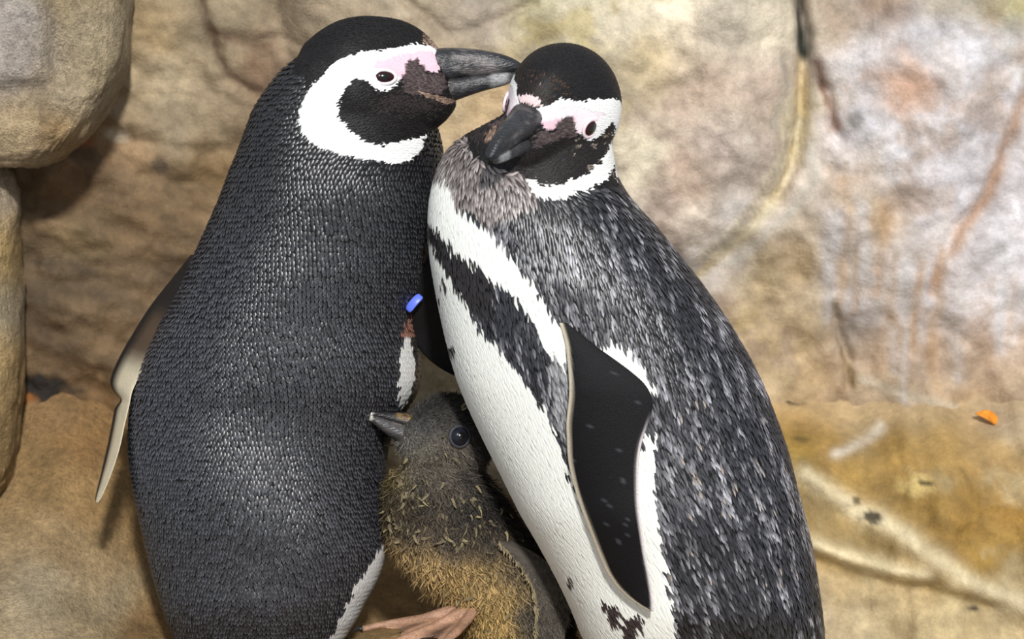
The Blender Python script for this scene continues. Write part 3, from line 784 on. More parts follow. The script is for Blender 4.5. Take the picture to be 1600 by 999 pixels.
def build_adult(name, label, rows, dspine, bdepth, C, f, l, u, hs, body_color, flowfn, fl_size, eye_r, lid, eye_tilt, group=None, head_adj=None, eye_x=28, droop=0.0, bsc=1.0, vox=4.0, fwts=(0.0, 0.35, 0.35, 0.0, 1.0, 1.0, 0.7), lat=(0.62, 0.86, 0.16)):
    f = np.array(f, float); f /= np.linalg.norm(f)
    l = np.array(l, float); l -= (l @ f) * f; l /= np.linalg.norm(l); u = np.cross(f, l)
    sec, R3, yd = loft_rows(rows, dspine, bdepth)
    bv = rings_mesh(R3); hv = rings_mesh(head_rings(C, f, l, u, hs))
    surf = Surf([bv, hv], vox, 9)
    w = to_world(surf.v)
    cx, a, d, b = sec(yd[-1])[0]
    base = to_world([[cx, d, -yd[-1]]])[0]
    root = empty(name, base, label, 'penguin', group)
    hc = to_head(surf.v, C, f, l, u, hs)
    def colour(p):
        h = to_head(p, C, f, l, u, hs)
        cb, ct, wh, skin = head_colors(h, 0)
        bcb, bct = body_color(p, sec)
        r = np.linalg.norm(h, axis=1)
        isbody = (r > 175) | (~wh & (~skin) & (r > 118) & (h[:, 2] < -20 - 0.25 * h[:, 0]) & ~in_poly(h[:, 0], h[:, 2], WHITE)) | (h[:, 0] < -112)
        inner = in_poly(h[:, 0], h[:, 2], [(-41, -54), (-24, -76), (0, -94), (25, -101), (66, -92), (92, -82), (130, -60), (130, 60), (-30, 40), (-40, -20)]) & (r < 150)
        isbody &= ~inner
        cb[isbody] = bcb[isbody]; ct[isbody] = bct[isbody]
        if head_adj: head_adj(h, cb, ct, isbody, p)
        return cb, ct, h, skin, isbody
    cb, ct, h, skin, isb = colour(surf.v)
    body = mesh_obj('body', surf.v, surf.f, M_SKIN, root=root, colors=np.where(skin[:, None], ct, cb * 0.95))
    # body plumage
    L_, W_, lift = fl_size
    pts = lattice(sec, yd[0] + 4, yd[-1] - 4, L_ * lat[0], W_ * lat[1], lat[2])
    P_, N_, _ = surf.project(pts, 14)
    cb, ct, h, skin, isb = colour(P_)
    T = flowfn(P_, h)
    keep = isb & ~skin
    P_, N_, T, cb, ct = P_[keep], N_[keep], T[keep], cb[keep], ct[keep]
    n = len(P_)
    T = T + 0.10 * rng.standard_normal((n, 3))
    pale = cb[:, 0] > 0.4
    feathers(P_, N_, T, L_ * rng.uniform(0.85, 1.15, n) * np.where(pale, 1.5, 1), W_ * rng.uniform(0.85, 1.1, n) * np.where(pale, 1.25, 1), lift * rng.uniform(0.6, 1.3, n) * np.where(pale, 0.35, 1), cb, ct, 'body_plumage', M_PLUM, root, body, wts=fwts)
    # fine head plumage
    pts = np.vstack([head_feathers(surf, C, f, l, u, hs, 3.5), lattice(sec, yd[0], yd[0] + 190, 3.8, 3.6)])
    P_, N_, _ = surf.project(pts, 10)
    cb, ct, h, skin, isb = colour(P_)
    keep = ~isb & ~skin
    P_, N_, cb, ct, h = P_[keep], N_[keep], cb[keep], ct[keep], h[keep]
    T = flowfn(P_, h); n = len(P_)
    T = T + 0.14 * rng.standard_normal((n, 3))
    jit = rng.uniform(0.75, 1.25, (n, 1))
    pale = cb[:, 0] > 0.4
    feathers(P_, N_, T, 10.5 * rng.uniform(0.8, 1.3, n), 3.6, 1.0 * rng.uniform(0.4, 1.4, n) * np.where(pale, 0.5, 1), cb * np.where(pale[:, None], 1, jit), ct * np.where(pale[:, None], 1, jit), 'head_plumage', M_HEADP, root, body)
    cd_, sd_ = math.cos(droop), math.sin(droop)
    bf_, bu_ = cd_ * f - sd_ * u, cd_ * u + sd_ * f
    piv = C + hs * (95 * f + 20 * u); BC = piv - hs * bsc * (95 * bf_ + 20 * bu_)
    mandible('upper_mandible', UPPER, BC, bf_, l, bu_, hs * bsc, upper_col(), root, None)
    mandible('lower_mandible', LOWER, BC, bf_, l, bu_, hs * bsc, lower_col, root, None)
    for side in (-1, 1):
        adult_eye(surf, C, f, l, u, hs, side, (eye_x, 4), eye_r[0], eye_r[1], root, body, lid, eye_tilt * side)
    return root, sec, surf, (f, l, u), body

def flow_mix(C, f, u, l):
    def fn(p, h):
        body = np.tile(np.array([0, 0, -1.0]), (len(p), 1))
        head = -np.array(f)[None] * 1.0 - np.array(u)[None] * (0.25 + 0.006 * np.clip(-h[:, 0:1], -60, 120))
        w = smooth(110, 210, np.linalg.norm(h, axis=1))[:, None]
        return head * (1 - w) + body * w
    return fn

# ------------------------------------------------------------------ left penguin, seen from behind
L_SPINE = [(60, -255), (130, -245), (250, -205), (400, -135), (650, -42), (800, -20), (1040, 20)]
L_B = [(60, 60), (110, 80), (200, 102), (310, 140), (430, 165), (600, 182), (800, 178), (940, 150), (1000, 115), (1022, 60)]
L_ROWS = [(80, 478, 620), (110, 441, 640), (140, 417, 655), (165, 400, 668), (200, 386, 683), (230, 375, 690), (270, 359, 692), (310, 344, 692), (350, 327, 688), (390, 309, 680),
          (430, 292, 668), (470, 273, 655), (500, 255, 649), (540, 236, 654), (580, 219, 657), (610, 210, 652), (640, 205, 635), (670, 203, 616), (720, 204, 602), (770, 211, 600),
          (820, 222, 603), (860, 231, 603), (900, 241, 591), (940, 253, 570), (980, 268, 548), (1005, 285, 525), (1022, 330, 470)]
LC = pt(575, 130, -245); LS = float(kk(-245))
LF, LL, LU = (1, 0, 0), (0, 1, 0), (0, 0, 1)
PHI_Y = [470, 490, 520, 560, 600, 630, 660, 800, 845, 875, 910, 950, 1000]
PHI_V = [40, -8, -24, -31, -30, -22, 5, 8, -12, -26, -33, -34, -32]
def left_color(p, sec):
    s = sec(-p[:, 2])
    yimg = 499.5 + (-p[:, 2] - 499.5) / kk(s[:, 2])
    ph = np.degrees(np.arctan2((p[:, 1] - s[:, 2]) / np.maximum(s[:, 3], 1), (p[:, 0] - s[:, 0]) / np.maximum(s[:, 1], 1)))
    n = len(p)
    cb = np.tile(lin(9, 9, 11), (n, 1))
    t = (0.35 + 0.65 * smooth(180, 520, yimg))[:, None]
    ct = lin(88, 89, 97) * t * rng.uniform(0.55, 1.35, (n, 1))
    ph0 = np.interp(yimg, PHI_Y, PHI_V)
    phj = ph + rng.normal(0, 1.5, n)
    wh = (phj > ph0) & (ph < 150) & (yimg > 478)
    band = (phj > -15) & (phj < 22) & (yimg > 520) & (yimg < 660)
    spot = (vnoise(p[:, 0] / 14 + 5, p[:, 2] / 20, 77) > 0.88) & (yimg < 680)
    cb[wh] = lin(200, 200, 198); ct[wh] = lin(234, 233, 230)
    bl = wh & (band | spot)
    cb[bl] = lin(40, 36, 34); ct[bl] = lin(70, 64, 60)
    arm = (yimg > 470) & (yimg < 525) & (phj > ph0 - 5) & (phj < 0)
    cb[arm] = lin(120, 84, 72); ct[arm] = lin(160, 116, 100)
    return cb, ct
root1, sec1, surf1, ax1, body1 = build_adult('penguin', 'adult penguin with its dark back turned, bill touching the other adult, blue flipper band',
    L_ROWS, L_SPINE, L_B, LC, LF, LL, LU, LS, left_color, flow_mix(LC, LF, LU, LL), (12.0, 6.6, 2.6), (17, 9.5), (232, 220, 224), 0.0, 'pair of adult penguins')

# left flipper, held out and seen along its edge from behind
def P3(x, y, d): return pt(x, y, d)
def fl_rows(lst):
    return [(P3(*a), P3(*b), np.array(n, float)) for a, b, n in lst]
def lf_col(s, h, t, p):
    c = np.tile(lin(30, 28, 28), (len(s), 1))
    inner = (smooth(0.30, 0.40, s - 0.14 * smooth(0.5, 0.6, t)) * (h > -0.2))[:, None]
    pale = lin(84, 68, 54) * (1 - smooth(0.26, 0.36, t))[:, None] + lin(212, 200, 172) * smooth(0.26, 0.36, t)[:, None]
    c = c * (1 - inner) + pale * inner
    top = smooth(0.2, 0.12, t)[:, None]
    c = c * (1 - top) + lin(30, 28, 28) * top
    return c * (1 + 0.14 * fbm(p[:, 0], p[:, 2], 12, 3, 333)[:, None])
LFROWS = fl_rows([
    ((300, 398, -95), (322, 440, -170), (-1, -0.35, 0.1)),
    ((270, 436, -75), (296, 462, -165), (-1, -0.4, 0.15)),
    ((238, 476, -40), (275, 498, -150), (-1, -0.45, 0.1)),
    ((211, 518, -10), (252, 532, -135), (-1, -0.45, 0.1)),
    ((188, 558, 15), (228, 570, -118), (-1, -0.42, 0.05)),
    ((174, 592, 20), (212, 600, -108), (-1, -0.36, 0.05)),
    ((178, 610, 20), (206, 614, -106), (-1, -0.3, 0)),
    ((191, 624, 10), (203, 628, -104), (-1, -0.3, 0)),
    ((181, 638, 20), (200, 642, -102), (-1, -0.28, 0)),
    ((176, 662, 25), (194, 668, -99), (-1, -0.25, 0)),
    ((168, 700, 18), (186, 704, -94), (-1, -0.2, 0)),
    ((158, 744, 0), (172, 746, -85), (-1, -0.2, 0)),
    ((151, 774, -25), (160, 775, -72), (-1, -0.2, 0)),
    ((151, 786, -50), (154, 786, -58), (-1, -0.2, 0))])
blade(LFROWS, lf_col, 'flipper', M_FLIP, root1, thick=9, label='left flipper held out, pale underside showing')
# right flipper, reaching behind the other bird, with the blue band
def rf_col(s, h, t, p):
    c = np.tile(lin(24, 23, 24), (len(s), 1))
    return c * (1 + 0.4 * fbm(p[:, 0], p[:, 2], 16, 3, 334)[:, None])
RF = fl_rows([
    ((676, 330, -175), (640, 352, -205), (-0.4, -1, 0)),
    ((690, 380, -170), (634, 408, -190), (-0.35, -1, 0)),
    ((706, 430, -150), (633, 462, -165), (-0.3, -1, 0)),
    ((722, 470, -125), (634, 492, -145), (-0.25, -1, 0)),
    ((740, 505, -100), (642, 526, -122), (-0.2, -1, 0)),
    ((756, 535, -75), (664, 556, -100), (-0.2, -1, 0)),
    ((768, 560, -55), (690, 577, -80), (-0.2, -1, 0)),
    ((776, 580, -40), (722, 592, -60), (-0.2, -1, 0)),
    ((774, 600, -30), (764, 602, -36), (-0.2, -1, 0))])
blade(RF, rf_col, 'flipper', M_FLIP, root1, thick=10, label='right flipper tucked behind the other penguin')
# blue band round the flipper base
bc = P3(648, 472, -178)
def band_mesh():
    a = P3(637, 486, -172); b = P3(658, 462, -172)
    ax = b - a; ln = np.linalg.norm(ax); ax /= ln
    n = np.array([-0.3, -1, 0.1]); n -= (n @ ax) * ax; n /= np.linalg.norm(n); t = np.cross(n, ax)
    R = []
    for s_ in np.linspace(-0.5, 0.5, 12):
        e = 1 - (2 * abs(s_)) ** 6 * 0.35
        cen = (a + b) / 2 + ax * ln * s_ + n * (4 * (1 - (2 * s_) ** 2))
        ph = np.linspace(0, 2 * math.pi, 12, endpoint=False)
        cs, sn = np.cos(ph), np.sin(ph)
        cs = np.sign(cs) * np.abs(cs) ** 0.5; sn = np.sign(sn) * np.abs(sn) ** 0.5
        R.append(cen + t * (6.5 * e * cs)[:, None] + n * (2.2 * sn)[:, None])
    return rings_mesh(np.array(R))
v, f_ = band_mesh(); mesh_obj('wing_band', v, f_, M_BAND, root=root1, label='blue plastic identification band')

# ------------------------------------------------------------------ right penguin, side on, head turned to the viewer
R_SPINE = [(170, -305), (220, -302), (300, -290), (400, -270), (690, -210), (1060, -135)]
R_B = [(170, 70), (220, 100), (280, 128), (350, 155), (450, 180), (600, 196), (800, 206), (950, 190), (1030, 150), (1064, 70)]
R_ROWS = [(178, 790, 930), (200, 748, 950), (212, 726, 953), (230, 704, 956), (250, 691, 960), (280, 679, 966), (310, 672, 984), (350, 669, 1020), (400, 672, 1061), (450, 680, 1100), (500, 690, 1135), (550, 702, 1165),
          (600, 717, 1190), (650, 738, 1210), (700, 762, 1228), (750, 787, 1241), (800, 812, 1254), (850, 841, 1266), (900, 868, 1275), (950, 892, 1282), (1000, 913, 1286), (1040, 940, 1278), (1064, 1000, 1240)]
RD = -330
RC = pt(871, 173, RD); RS = 1.0 * float(kk(RD))
RFv, RLv = (-0.46, -0.80, -0.37), (0.87, -0.37, -0.30)
_f = np.array(RFv) / np.linalg.norm(RFv); _l = np.array(RLv) - (np.array(RLv) @ _f) * _f; _l /= np.linalg.norm(_l); _u = np.cross(_f, _l)
BELLY = [(560, 372), (672, 376), (690, 412), (706, 440), (735, 486), (752, 520), (785, 548), (812, 582), (835, 618), (856, 650), (872, 688), (888, 735), (905, 790), (935, 800), (985, 700), (1000, 676),
         (1018, 672), (1012, 720), (1016, 790), (1026, 850), (1034, 910), (1044, 960), (1046, 1100), (560, 1100)]
STRIPE = [(560, 282), (684, 282), (704, 300), (716, 330), (748, 352), (770, 372), (790, 392), (806, 416), (824, 440), (842, 470), (866, 500), (884, 530), (884, 566), (862, 560), (846, 534), (826, 490), (800, 464), (770, 436), (744, 414), (716, 398), (694, 378), (676, 350), (560, 344)]
ARMPIT = [(930, 540), (958, 540), (988, 560), (1012, 596), (1016, 612), (1000, 604), (960, 580), (936, 560)]
CHEST = [(560, 180), (780, 180), (800, 240), (870, 280), (860, 310), (800, 346), (760, 356), (716, 326), (690, 284), (560, 284)]
FLANKW = [(852, 560), (884, 560), (890, 650), (886, 700), (866, 660), (858, 600)]
def right_color(p, sec):
    s = sec(-p[:, 2]); k = kk(s[:, 2])
    n = len(p)
    xi = 800 + (p[:, 0] - 800) / k + rng.normal(0, 2.2, n); yi = 499.5 + (-p[:, 2] - 499.5) / k + rng.normal(0, 3.0, n)
    cb = np.tile(lin(11, 10, 13), (n, 1))
    ct = lin(46, 46, 52) * rng.uniform(0.2, 1.9, (n, 1))
    # pale feather tips, with the back's glints painted in as broken columns
    across = xi - 0.28 * yi
    colm = vnoise(across / 7.0, yi / 46.0, 611) * 0.6 + vnoise(across / 3.5 + 30, yi / 24.0, 612) * 0.4
    zone = 0.35 + 0.65 * np.exp(-((xi - 1075) / 95.0) ** 2 - ((yi - 720) / 170.0) ** 2) + 0.5 * np.exp(-((xi - 1225) / 50.0) ** 2 - ((yi - 990) / 45.0) ** 2) + 0.25 * smooth(560, 420, yi)
    lum = np.clip((colm - 0.54 + 0.16 * (zone - 0.5)) * 3.8, 0, 1) * rng.uniform(0.4, 1.25, n)
    ct = ct * (1 - lum[:, None]) + lin(184, 183, 190) * lum[:, None]
    br = (lum > 0.35) & (rng.random(n) < 0.10) & (yi > 620)
    ct[br] = lin(176, 162, 150)
    dk = in_poly(xi, yi, [(800, 330), (850, 300), (920, 276), (962, 270), (984, 300), (930, 330), (870, 350), (820, 356)])
    ct[dk] *= 0.4
    ch = in_poly(xi, yi, CHEST)
    cb[ch] = lin(58, 50, 48)
    tt = lin(176, 166, 162) * rng.uniform(0.3, 1.3, (n, 1)); ct[ch] = tt[ch]
    mot = in_poly(xi, yi, FLANKW)
    cb[mot] = lin(84, 84, 86); tt = lin(176, 176, 178) * rng.uniform(0.5, 1.2, (n, 1)); ct[mot] = tt[mot]
    wh = in_poly(xi, yi, BELLY) | in_poly(xi, yi, STRIPE) | in_poly(xi, yi, ARMPIT)
    cb[wh] = lin(222, 224, 218); ct[wh] = lin(246, 247, 240)
    # dark flecks on the belly, and the loose end of the flank band
    for (ax_, ay_, r_) in ((695, 444, 4), (704, 548, 5), (690, 470, 3), (955, 950, 9), (978, 968, 11), (972, 990, 10), (940, 936, 5), (990, 958, 6), (722, 640, 3), (888, 906, 4)):
        sp = (np.hypot(xi - ax_, (yi - ay_) * 0.55) < r_)
        cb[sp] = lin(44, 36, 38); ct[sp] = lin(64, 54, 56)
    bandz = in_poly(xi, yi, [(672, 350), (700, 384), (745, 416), (772, 440), (770, 500), (735, 486), (700, 430), (670, 380)])
    ct[bandz & ~wh] = lin(40, 34, 34)
    return cb, ct
def right_flow(p, h):
    body = np.tile(np.array([0.10, 0, -1.0]), (len(p), 1))
    body[:, 0] += 0.35 * smooth(200, 900, -p[:, 2])
    head = -_f[None] - _u[None] * (0.25 + 0.006 * np.clip(-h[:, 0:1], -60, 120))
    w = smooth(110, 200, np.linalg.norm(h, axis=1))[:, None]
    return head * (1 - w) + body * w
COLLAR = [(822, 276), (850, 289), (880, 288), (920, 270), (944, 246), (953, 222), (966, 190), (972, 215), (964, 250), (950, 280), (920, 297), (880, 310), (850, 314), (830, 302)]
CHIN = [(776, 236), (800, 262), (830, 282), (850, 289), (880, 287), (920, 269), (945, 245), (953, 222), (957, 196), (948, 176), (934, 168), (928, 182), (922, 206), (905, 216), (880, 215), (830, 235)]
def right_head_adj(h, cb, ct, isb, p):
    n = len(h)
    k = kk(p[:, 1]); xi = 800 + (p[:, 0] - 800) / k + rng.normal(0, 1.5, n); yi = 499.5 + (-p[:, 2] - 499.5) / k + rng.normal(0, 2.0, n)
    near = (p[:, 1] < RD + 70) & (h[:, 2] < 22)
    dark = near & in_poly(xi, yi, CHIN) & (ct[:, 0] < 0.9)
    cb[dark] = lin(22, 19, 19); ct[dark] = lin(42, 37, 36); isb[dark] = False
    wh = near & in_poly(xi, yi, COLLAR)
    cb[wh] = lin(224, 224, 220); ct[wh] = lin(248, 248, 244); isb[wh] = False
    fleck = (~isb) & (h[:, 2] < -10) & (h[:, 0] < 70) & (h[:, 0] > -70) & (vnoise(h[:, 0] / 14 + 40, h[:, 2] / 5 + h[:, 1] / 40, 88) > 0.76) & (ct[:, 0] < 0.1)
    ct[fleck] = (lin(186, 172, 156) * rng.uniform(0.3, 1.1, (n, 1)))[fleck]
    cr = (~isb) & in_poly(h[:, 0], h[:, 2], [(50, 52), (76, 60), (90, 86), (70, 92), (60, 70)]) & (rng.random(n) < 0.2)
    ct[cr] = lin(96, 70, 52)
    fo = (~isb) & in_poly(h[:, 0], h[:, 2], FOREH)
    fd_ = fo & (h[:, 0] < 103); cb[fd_] = lin(22, 18, 17); ct[fd_] = lin(46, 38, 34)
    fl_ = fo & ~fd_; cb[fl_] = lin(214, 190, 190); ct[fl_] = lin(226, 206, 206)
    brow = in_poly(h[:, 0], h[:, 2], PINK) & ((h[:, 2] > 30) | (h[:, 0] < 60)) & (np.linalg.norm(h, axis=1) < 180)
    cb[brow] = lin(232, 218, 222); ct[brow] = lin(236, 224, 228)
    off = (~wh) & (cb[:, 0] > 0.3) & ((h[:, 2] < -96) | (yi > 278)) & (~isb)
    cb[off] = lin(15, 14, 17); ct[off] = lin(50, 50, 56); isb[off] = True
root2, sec2, surf2, ax2, body2 = build_adult('penguin', 'adult penguin standing side on with white belly and head turned to the viewer, being preened',
    R_ROWS, R_SPINE, R_B, RC, RFv, RLv, None, RS, right_color, right_flow, (21.0, 4.7, 2.4), (15, 13), (240, 214, 220), 0.0, 'pair of adult penguins', right_head_adj, eye_x=33, droop=math.radians(8), bsc=0.92, fwts=(0.0, 0.4, 0.4, 0.55, 1.0, 1.0, 0.9), lat=(0.44, 0.84, 0.35))

# its near flipper, lying along the flank
FR = [(505, 874, 886), (520, 879, 906), (540, 884, 930), (560, 886, 958), (580, 888, 985), (600, 889, 1007), (620, 889, 1018), (640, 887, 1019), (660, 885, 1013), (690, 886, 1003), (720, 888, 998), (750, 894, 997),
      (790, 906, 998), (830, 921, 1003), (870, 937, 1009), (900, 951, 1015), (925, 970, 1019), (945, 995, 1021), (956, 1014, 1021)]
fr = np.array(FR, float)
yy = np.linspace(505, 956, 110)
le, te = herm(yy, fr[:, 0], fr[:, 1]), herm(yy, fr[:, 0], fr[:, 2])
dspi = np.interp(yy, [p[0] for p in R_SPINE], [p[1] for p in R_SPINE])
K = 44
ph = np.linspace(0, 2 * math.pi, K, endpoint=False)
S_ = 0.5 - 0.5 * np.cos(ph); H_ = np.sin(ph)
RINGS = np.zeros((len(yy), K, 3)); SS = np.zeros((len(yy), K)); HH = SS.copy(); XX = SS.copy(); YY = SS.copy()
for i in range(len(yy)):
    kf = float(kk(dspi[i] - 200))
    yd_ = 499.5 + (yy[i] - 499.5) * kf
    xx = 800 + (le[i] + (te[i] - le[i]) * S_ - 800) * kf
    cx, a, d, b = sec2(yd_)[0]
    surf_d = d - b * np.sqrt(np.clip(1 - ((xx - cx) / a) ** 2, 0.02, 1))
    t = (yy[i] - 505) / 450.0
    gap = 3 + 12 * smooth(0, 0.25, t) + 7 * smooth(0.5, 1, t)
    th = 8.5 * (1 - 0.6 * t) * (0.5 + 0.7 * (1 - S_)) * min(1, 0.4 + 6 * t)
    RINGS[i] = np.stack([xx, surf_d - gap - H_ * th, np.full(K, -yd_)], 1)
    SS[i] = S_; HH[i] = H_; XX[i] = le[i] + (te[i] - le[i]) * S_; YY[i] = yy[i]
w_ = (te - le)[:, None]
c = np.tile(lin(13, 12, 15), (len(yy) * K, 1))
dist_le = (SS * w_).ravel(); dist_te = ((1 - SS) * w_).ravel()
fl = vnoise(XX.ravel() / 7, YY.ravel() / 9, 55)
c[fl > 0.93] = lin(60, 60, 66)
edge = (dist_le < 5.0 * (1 - 0.5 * smooth(700, 950, YY.ravel())))
ew = smooth(8, 2.5, dist_le)[:, None]; c = c * (1 - ew) + lin(210, 198, 176) * ew
tr = dist_te < 4.0 * smooth(640, 700, YY.ravel())
ew = (smooth(6, 1.5, dist_te) * smooth(640, 700, YY.ravel()))[:, None]; c = c * (1 - ew) + lin(214, 206, 206) * ew
c[HH.ravel() < -0.3] = lin(214, 206, 196)
v, f_ = rings_mesh(RINGS)
c = np.vstack([c, c[:K].mean(0), c[-K:].mean(0)])
mesh_obj('flipper', v, f_, M_FLIP, root=root2, colors=c, label='black near flipper with pale leading edge')
# far flipper, on the hidden side
FARR = []
for i in range(0, len(yy), 10):
    kf = float(kk(dspi[i])); yd_ = 499.5 + (yy[i] - 499.5) * kf
    cx, a, d, b = sec2(yd_)[0]
    def fp(x):
        x = 800 + (x - 800) * kf
        return np.array([x, d + b * math.sqrt(max(0.02, 1 - ((x - cx) / a) ** 2)) + 16, -yd_])
    FARR.append((fp(le[i]), fp(te[i]), np.array([0, 1.0, 0])))
blade(FARR, rf_col, 'flipper', M_FLIP, root2, thick=8, label='black far flipper')

# adult feet, planted on the floor below
def floor_z(x, d): return -float(floor_y(np.array([x]), np.array([d]))[0])
for root, (fx_, fd_), dirs in ((root1, (470, 30), (0.75, 0.65)), (root1, (380, -30), (0.75, 0.65)), (root2, (1060, -190), (-1, -0.1)), (root2, (1080, -60), (-1, 0.05))):
    dx, dd = dirs; nx, nd = -dd, dx
    z0 = floor_z(fx_, fd_) + 8
    toes = []
    for sp_, ln in ((-0.42, 72), (0, 84), (0.42, 72)):
        tx, td = fx_ + (dx + nx * sp_) * ln, fd_ + (dd + nd * sp_) * ln
        toes.append((tx, td, floor_z(tx, td) + 6))
    foot(root, (fx_, fd_, z0 + 6), toes, 11, (66, 58, 58))

# ------------------------------------------------------------------ chick
C_SPINE = [(600, -108), (690, -102), (760, -78), (850, -48), (1040, 0)]
C_B = [(700, 54), (725, 62), (760, 74), (820, 84), (900, 86), (980, 80), (1030, 50)]
C_ROWS = [(700, 652, 736), (722, 632, 746), (745, 612, 760), (775, 600, 782), (810, 600, 808), (850, 606, 838), (885, 628, 862), (920, 664, 880), (950, 694, 890), (985, 716, 896), (1015, 735, 890), (1030, 765, 860)]
CC = pt(694, 684, -102); CS = float(kk(-102))
cf = np.array([-0.80, -0.52, 0.16]); cf /= np.linalg.norm(cf)
cl = np.array([0.50, -0.84, 0.0]); cl -= (cl @ cf) * cf; cl /= np.linalg.norm(cl); cu = np.cross(cf, cl)
# the chick faces left, so its left side is towards the viewer
CHEAD = [(-74, -30, 26, 26), (-60, -48, 46, 48), (-36, -60, 62, 64), (-8, -62, 70, 70), (20, -60, 64, 66), (42, -56, 48, 54), (60, -46, 32, 38), (72, -34, 22, 24), (80, -20, 14, 14)]
secC, RC3, ydC = loft_rows(C_ROWS, C_SPINE, C_B, 6, 56)
h = np.array(CHEAD, float); xq = np.linspace(h[0, 0], h[-1, 0], 30); r = herm(xq, h[:, 0], h[:, 1:])
ph = np.linspace(0, 2 * math.pi, 40, endpoint=False)
loc = np.stack([np.repeat(xq[:, None], 40, 1), r[:, 2:3] * np.cos(ph), ((r[:, 0] + r[:, 1]) / 2)[:, None] + ((r[:, 1] - r[:, 0]) / 2)[:, None] * np.sin(ph)], -1)
HR = CC + CS * (loc[..., 0:1] * cf + loc[..., 1:2] * cl + loc[..., 2:3] * cu)
surfC = Surf([rings_mesh(RC3), rings_mesh(HR)], 3.2, 24)
cx, a, d, b = secC(ydC[-1])[0]
root3 = empty('penguin_chick', to_world([[cx, d, -ydC[-1]]])[0], 'fluffy grey brown penguin chick huddled between the two adults', 'penguin chick')
def chick_color(p):
    k = kk(p[:, 1]); xi = 800 + (p[:, 0] - 800) / k; yi = 499.5 + (-p[:, 2] - 499.5) / k
    xi = xi + 14 * fbm(xi, yi, 30, 3, 501); yi = yi + 14 * fbm(xi, yi, 30, 3, 502)
    c = shepard(xi, yi, [(700, 625, (52, 47, 41)), (740, 640, (40, 36, 33)), (660, 640, (62, 57, 52)), (665, 670, (82, 78, 76)), (700, 655, (66, 60, 54)), (760, 690, (44, 39, 34)), (650, 715, (114, 104, 76)),
        (605, 700, (142, 126, 76)), (625, 730, (136, 118, 70)), (640, 695, (94, 89, 84)), (700, 730, (104, 90, 66)), (720, 715, (100, 86, 66)), (665, 745, (96, 82, 60)), (690, 750, (88, 74, 56)), (735, 740, (62, 54, 46)),
        (620, 780, (78, 70, 54)), (660, 790, (60, 54, 46)), (720, 800, (54, 49, 44)), (780, 790, (40, 37, 34)), (640, 830, (76, 68, 60)), (700, 840, (70, 63, 56)), (760, 850, (60, 55, 50)), (820, 850, (44, 41, 38)),
        (620, 870, (142, 118, 80)), (660, 885, (156, 130, 86)), (710, 900, (146, 120, 76)), (750, 890, (144, 120, 78)), (780, 920, (152, 126, 78)), (770, 970, (152, 126, 76)), (730, 960, (130, 106, 66)), (800, 900, (96, 84, 66)), (830, 960, (76, 70, 62)), (880, 960, (44, 41, 38))], 8, 505, 4.0)
    g = c.mean(-1, keepdims=True)
    ds = (0.04 + 0.5 * smooth(860, 740, yi) * smooth(600, 650, xi + 0.4 * (720 - yi)))[..., None]
    return np.clip((c * (1 - ds) + g * ds) * 1.05, 0, 1)
cc = chick_color(surfC.v)
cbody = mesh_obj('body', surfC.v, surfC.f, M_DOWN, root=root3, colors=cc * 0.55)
# down: fine curling barbs grown from the body
def strands(P, N, T, L, W, c0, c1, name, root, parent, curl=0.5, seg=3):
    n = len(P)
    L = np.broadcast_to(L, n)[:, None]; W = np.broadcast_to(W, n)[:, None]
    T = T / (np.linalg.norm(T, axis=1)[:, None] + 1e-9)
    S = np.cross(N, T); S /= np.linalg.norm(S, axis=1)[:, None] + 1e-9
    S = S + 0.7 * N * rng.uniform(-1, 1, (n, 1)); S /= np.linalg.norm(S, axis=1)[:, None]
    bend = rng.normal(0, curl, (n, 1)) * np.cross(N, T) + rng.normal(0, curl, (n, 1)) * 0.5 * N - 0.25 * N
    V = []; C = []
    for q in range(seg):
        t = q / seg
        cen = P - 0.5 * N + L * (T * t + bend * t * t)
        w = W * (1 - 0.55 * t) * 0.5
        V += [cen + S * w, cen - S * w]
        C += [c0 * (1 - t) + c1 * t] * 2
    V.append(P + L * (T + bend)); C.append(c1)
    V = np.stack(V, 1); C = np.stack(C, 1); nv = 2 * seg + 1
    F = []
    for q in range(seg - 1): F += [[2 * q, 2 * q + 1, 2 * q + 3], [2 * q, 2 * q + 3, 2 * q + 2]]
    F.append([2 * seg - 2, 2 * seg - 1, 2 * seg])
    faces = (np.arange(n)[:, None, None] * nv + np.array(F)[None]).reshape(-1, 3)
    return mesh_obj(name, V.reshape(-1, 3), faces, M_DOWN, root=root, parent=parent, colors=np.clip(C, 0, 1).reshape(-1, 3), kind='stuff')
tri_a = np.array([q[:3] for q in surfC.f]); tri_b = np.array([(q[0], q[2], q[-1]) for q in surfC.f])
tri = np.vstack([tri_a, tri_b])
def sample(n):
    A, B, Cc = surfC.v[tri[:, 0]], surfC.v[tri[:, 1]], surfC.v[tri[:, 2]]
    ar = np.linalg.norm(np.cross(B - A, Cc - A), axis=1); i = rng.choice(len(tri), n, p=ar / ar.sum())
    a_, b_ = rng.random((2, n, 1)); sw = (a_ + b_) > 1; a_ = np.where(sw, 1 - a_, a_); b_ = np.where(sw, 1 - b_, b_)
    p = A[i] + a_ * (B[i] - A[i]) + b_ * (Cc[i] - A[i])
    nn = surfC.n[tri[i, 0]]; return p, nn
def chick_hc(p): q = (p - CC) / CS; return np.stack([q @ cf, q @ cl, q @ cu], 1)
eyeC_loc = (14, 2)
def chick_T(p, N, hq, out):
    head = -cf[None] * 0.9 - cu[None] * 0.5
    w = smooth(66, 100, np.linalg.norm(hq, axis=1))[:, None]
    T = head * (1 - w) + np.array([0.15, -0.1, -1.0]) * w
    T = T - (T * N).sum(1)[:, None] * N; T /= np.linalg.norm(T, axis=1)[:, None] + 1e-9
    return T + N * out + 0.3 * rng.standard_normal(p.shape)
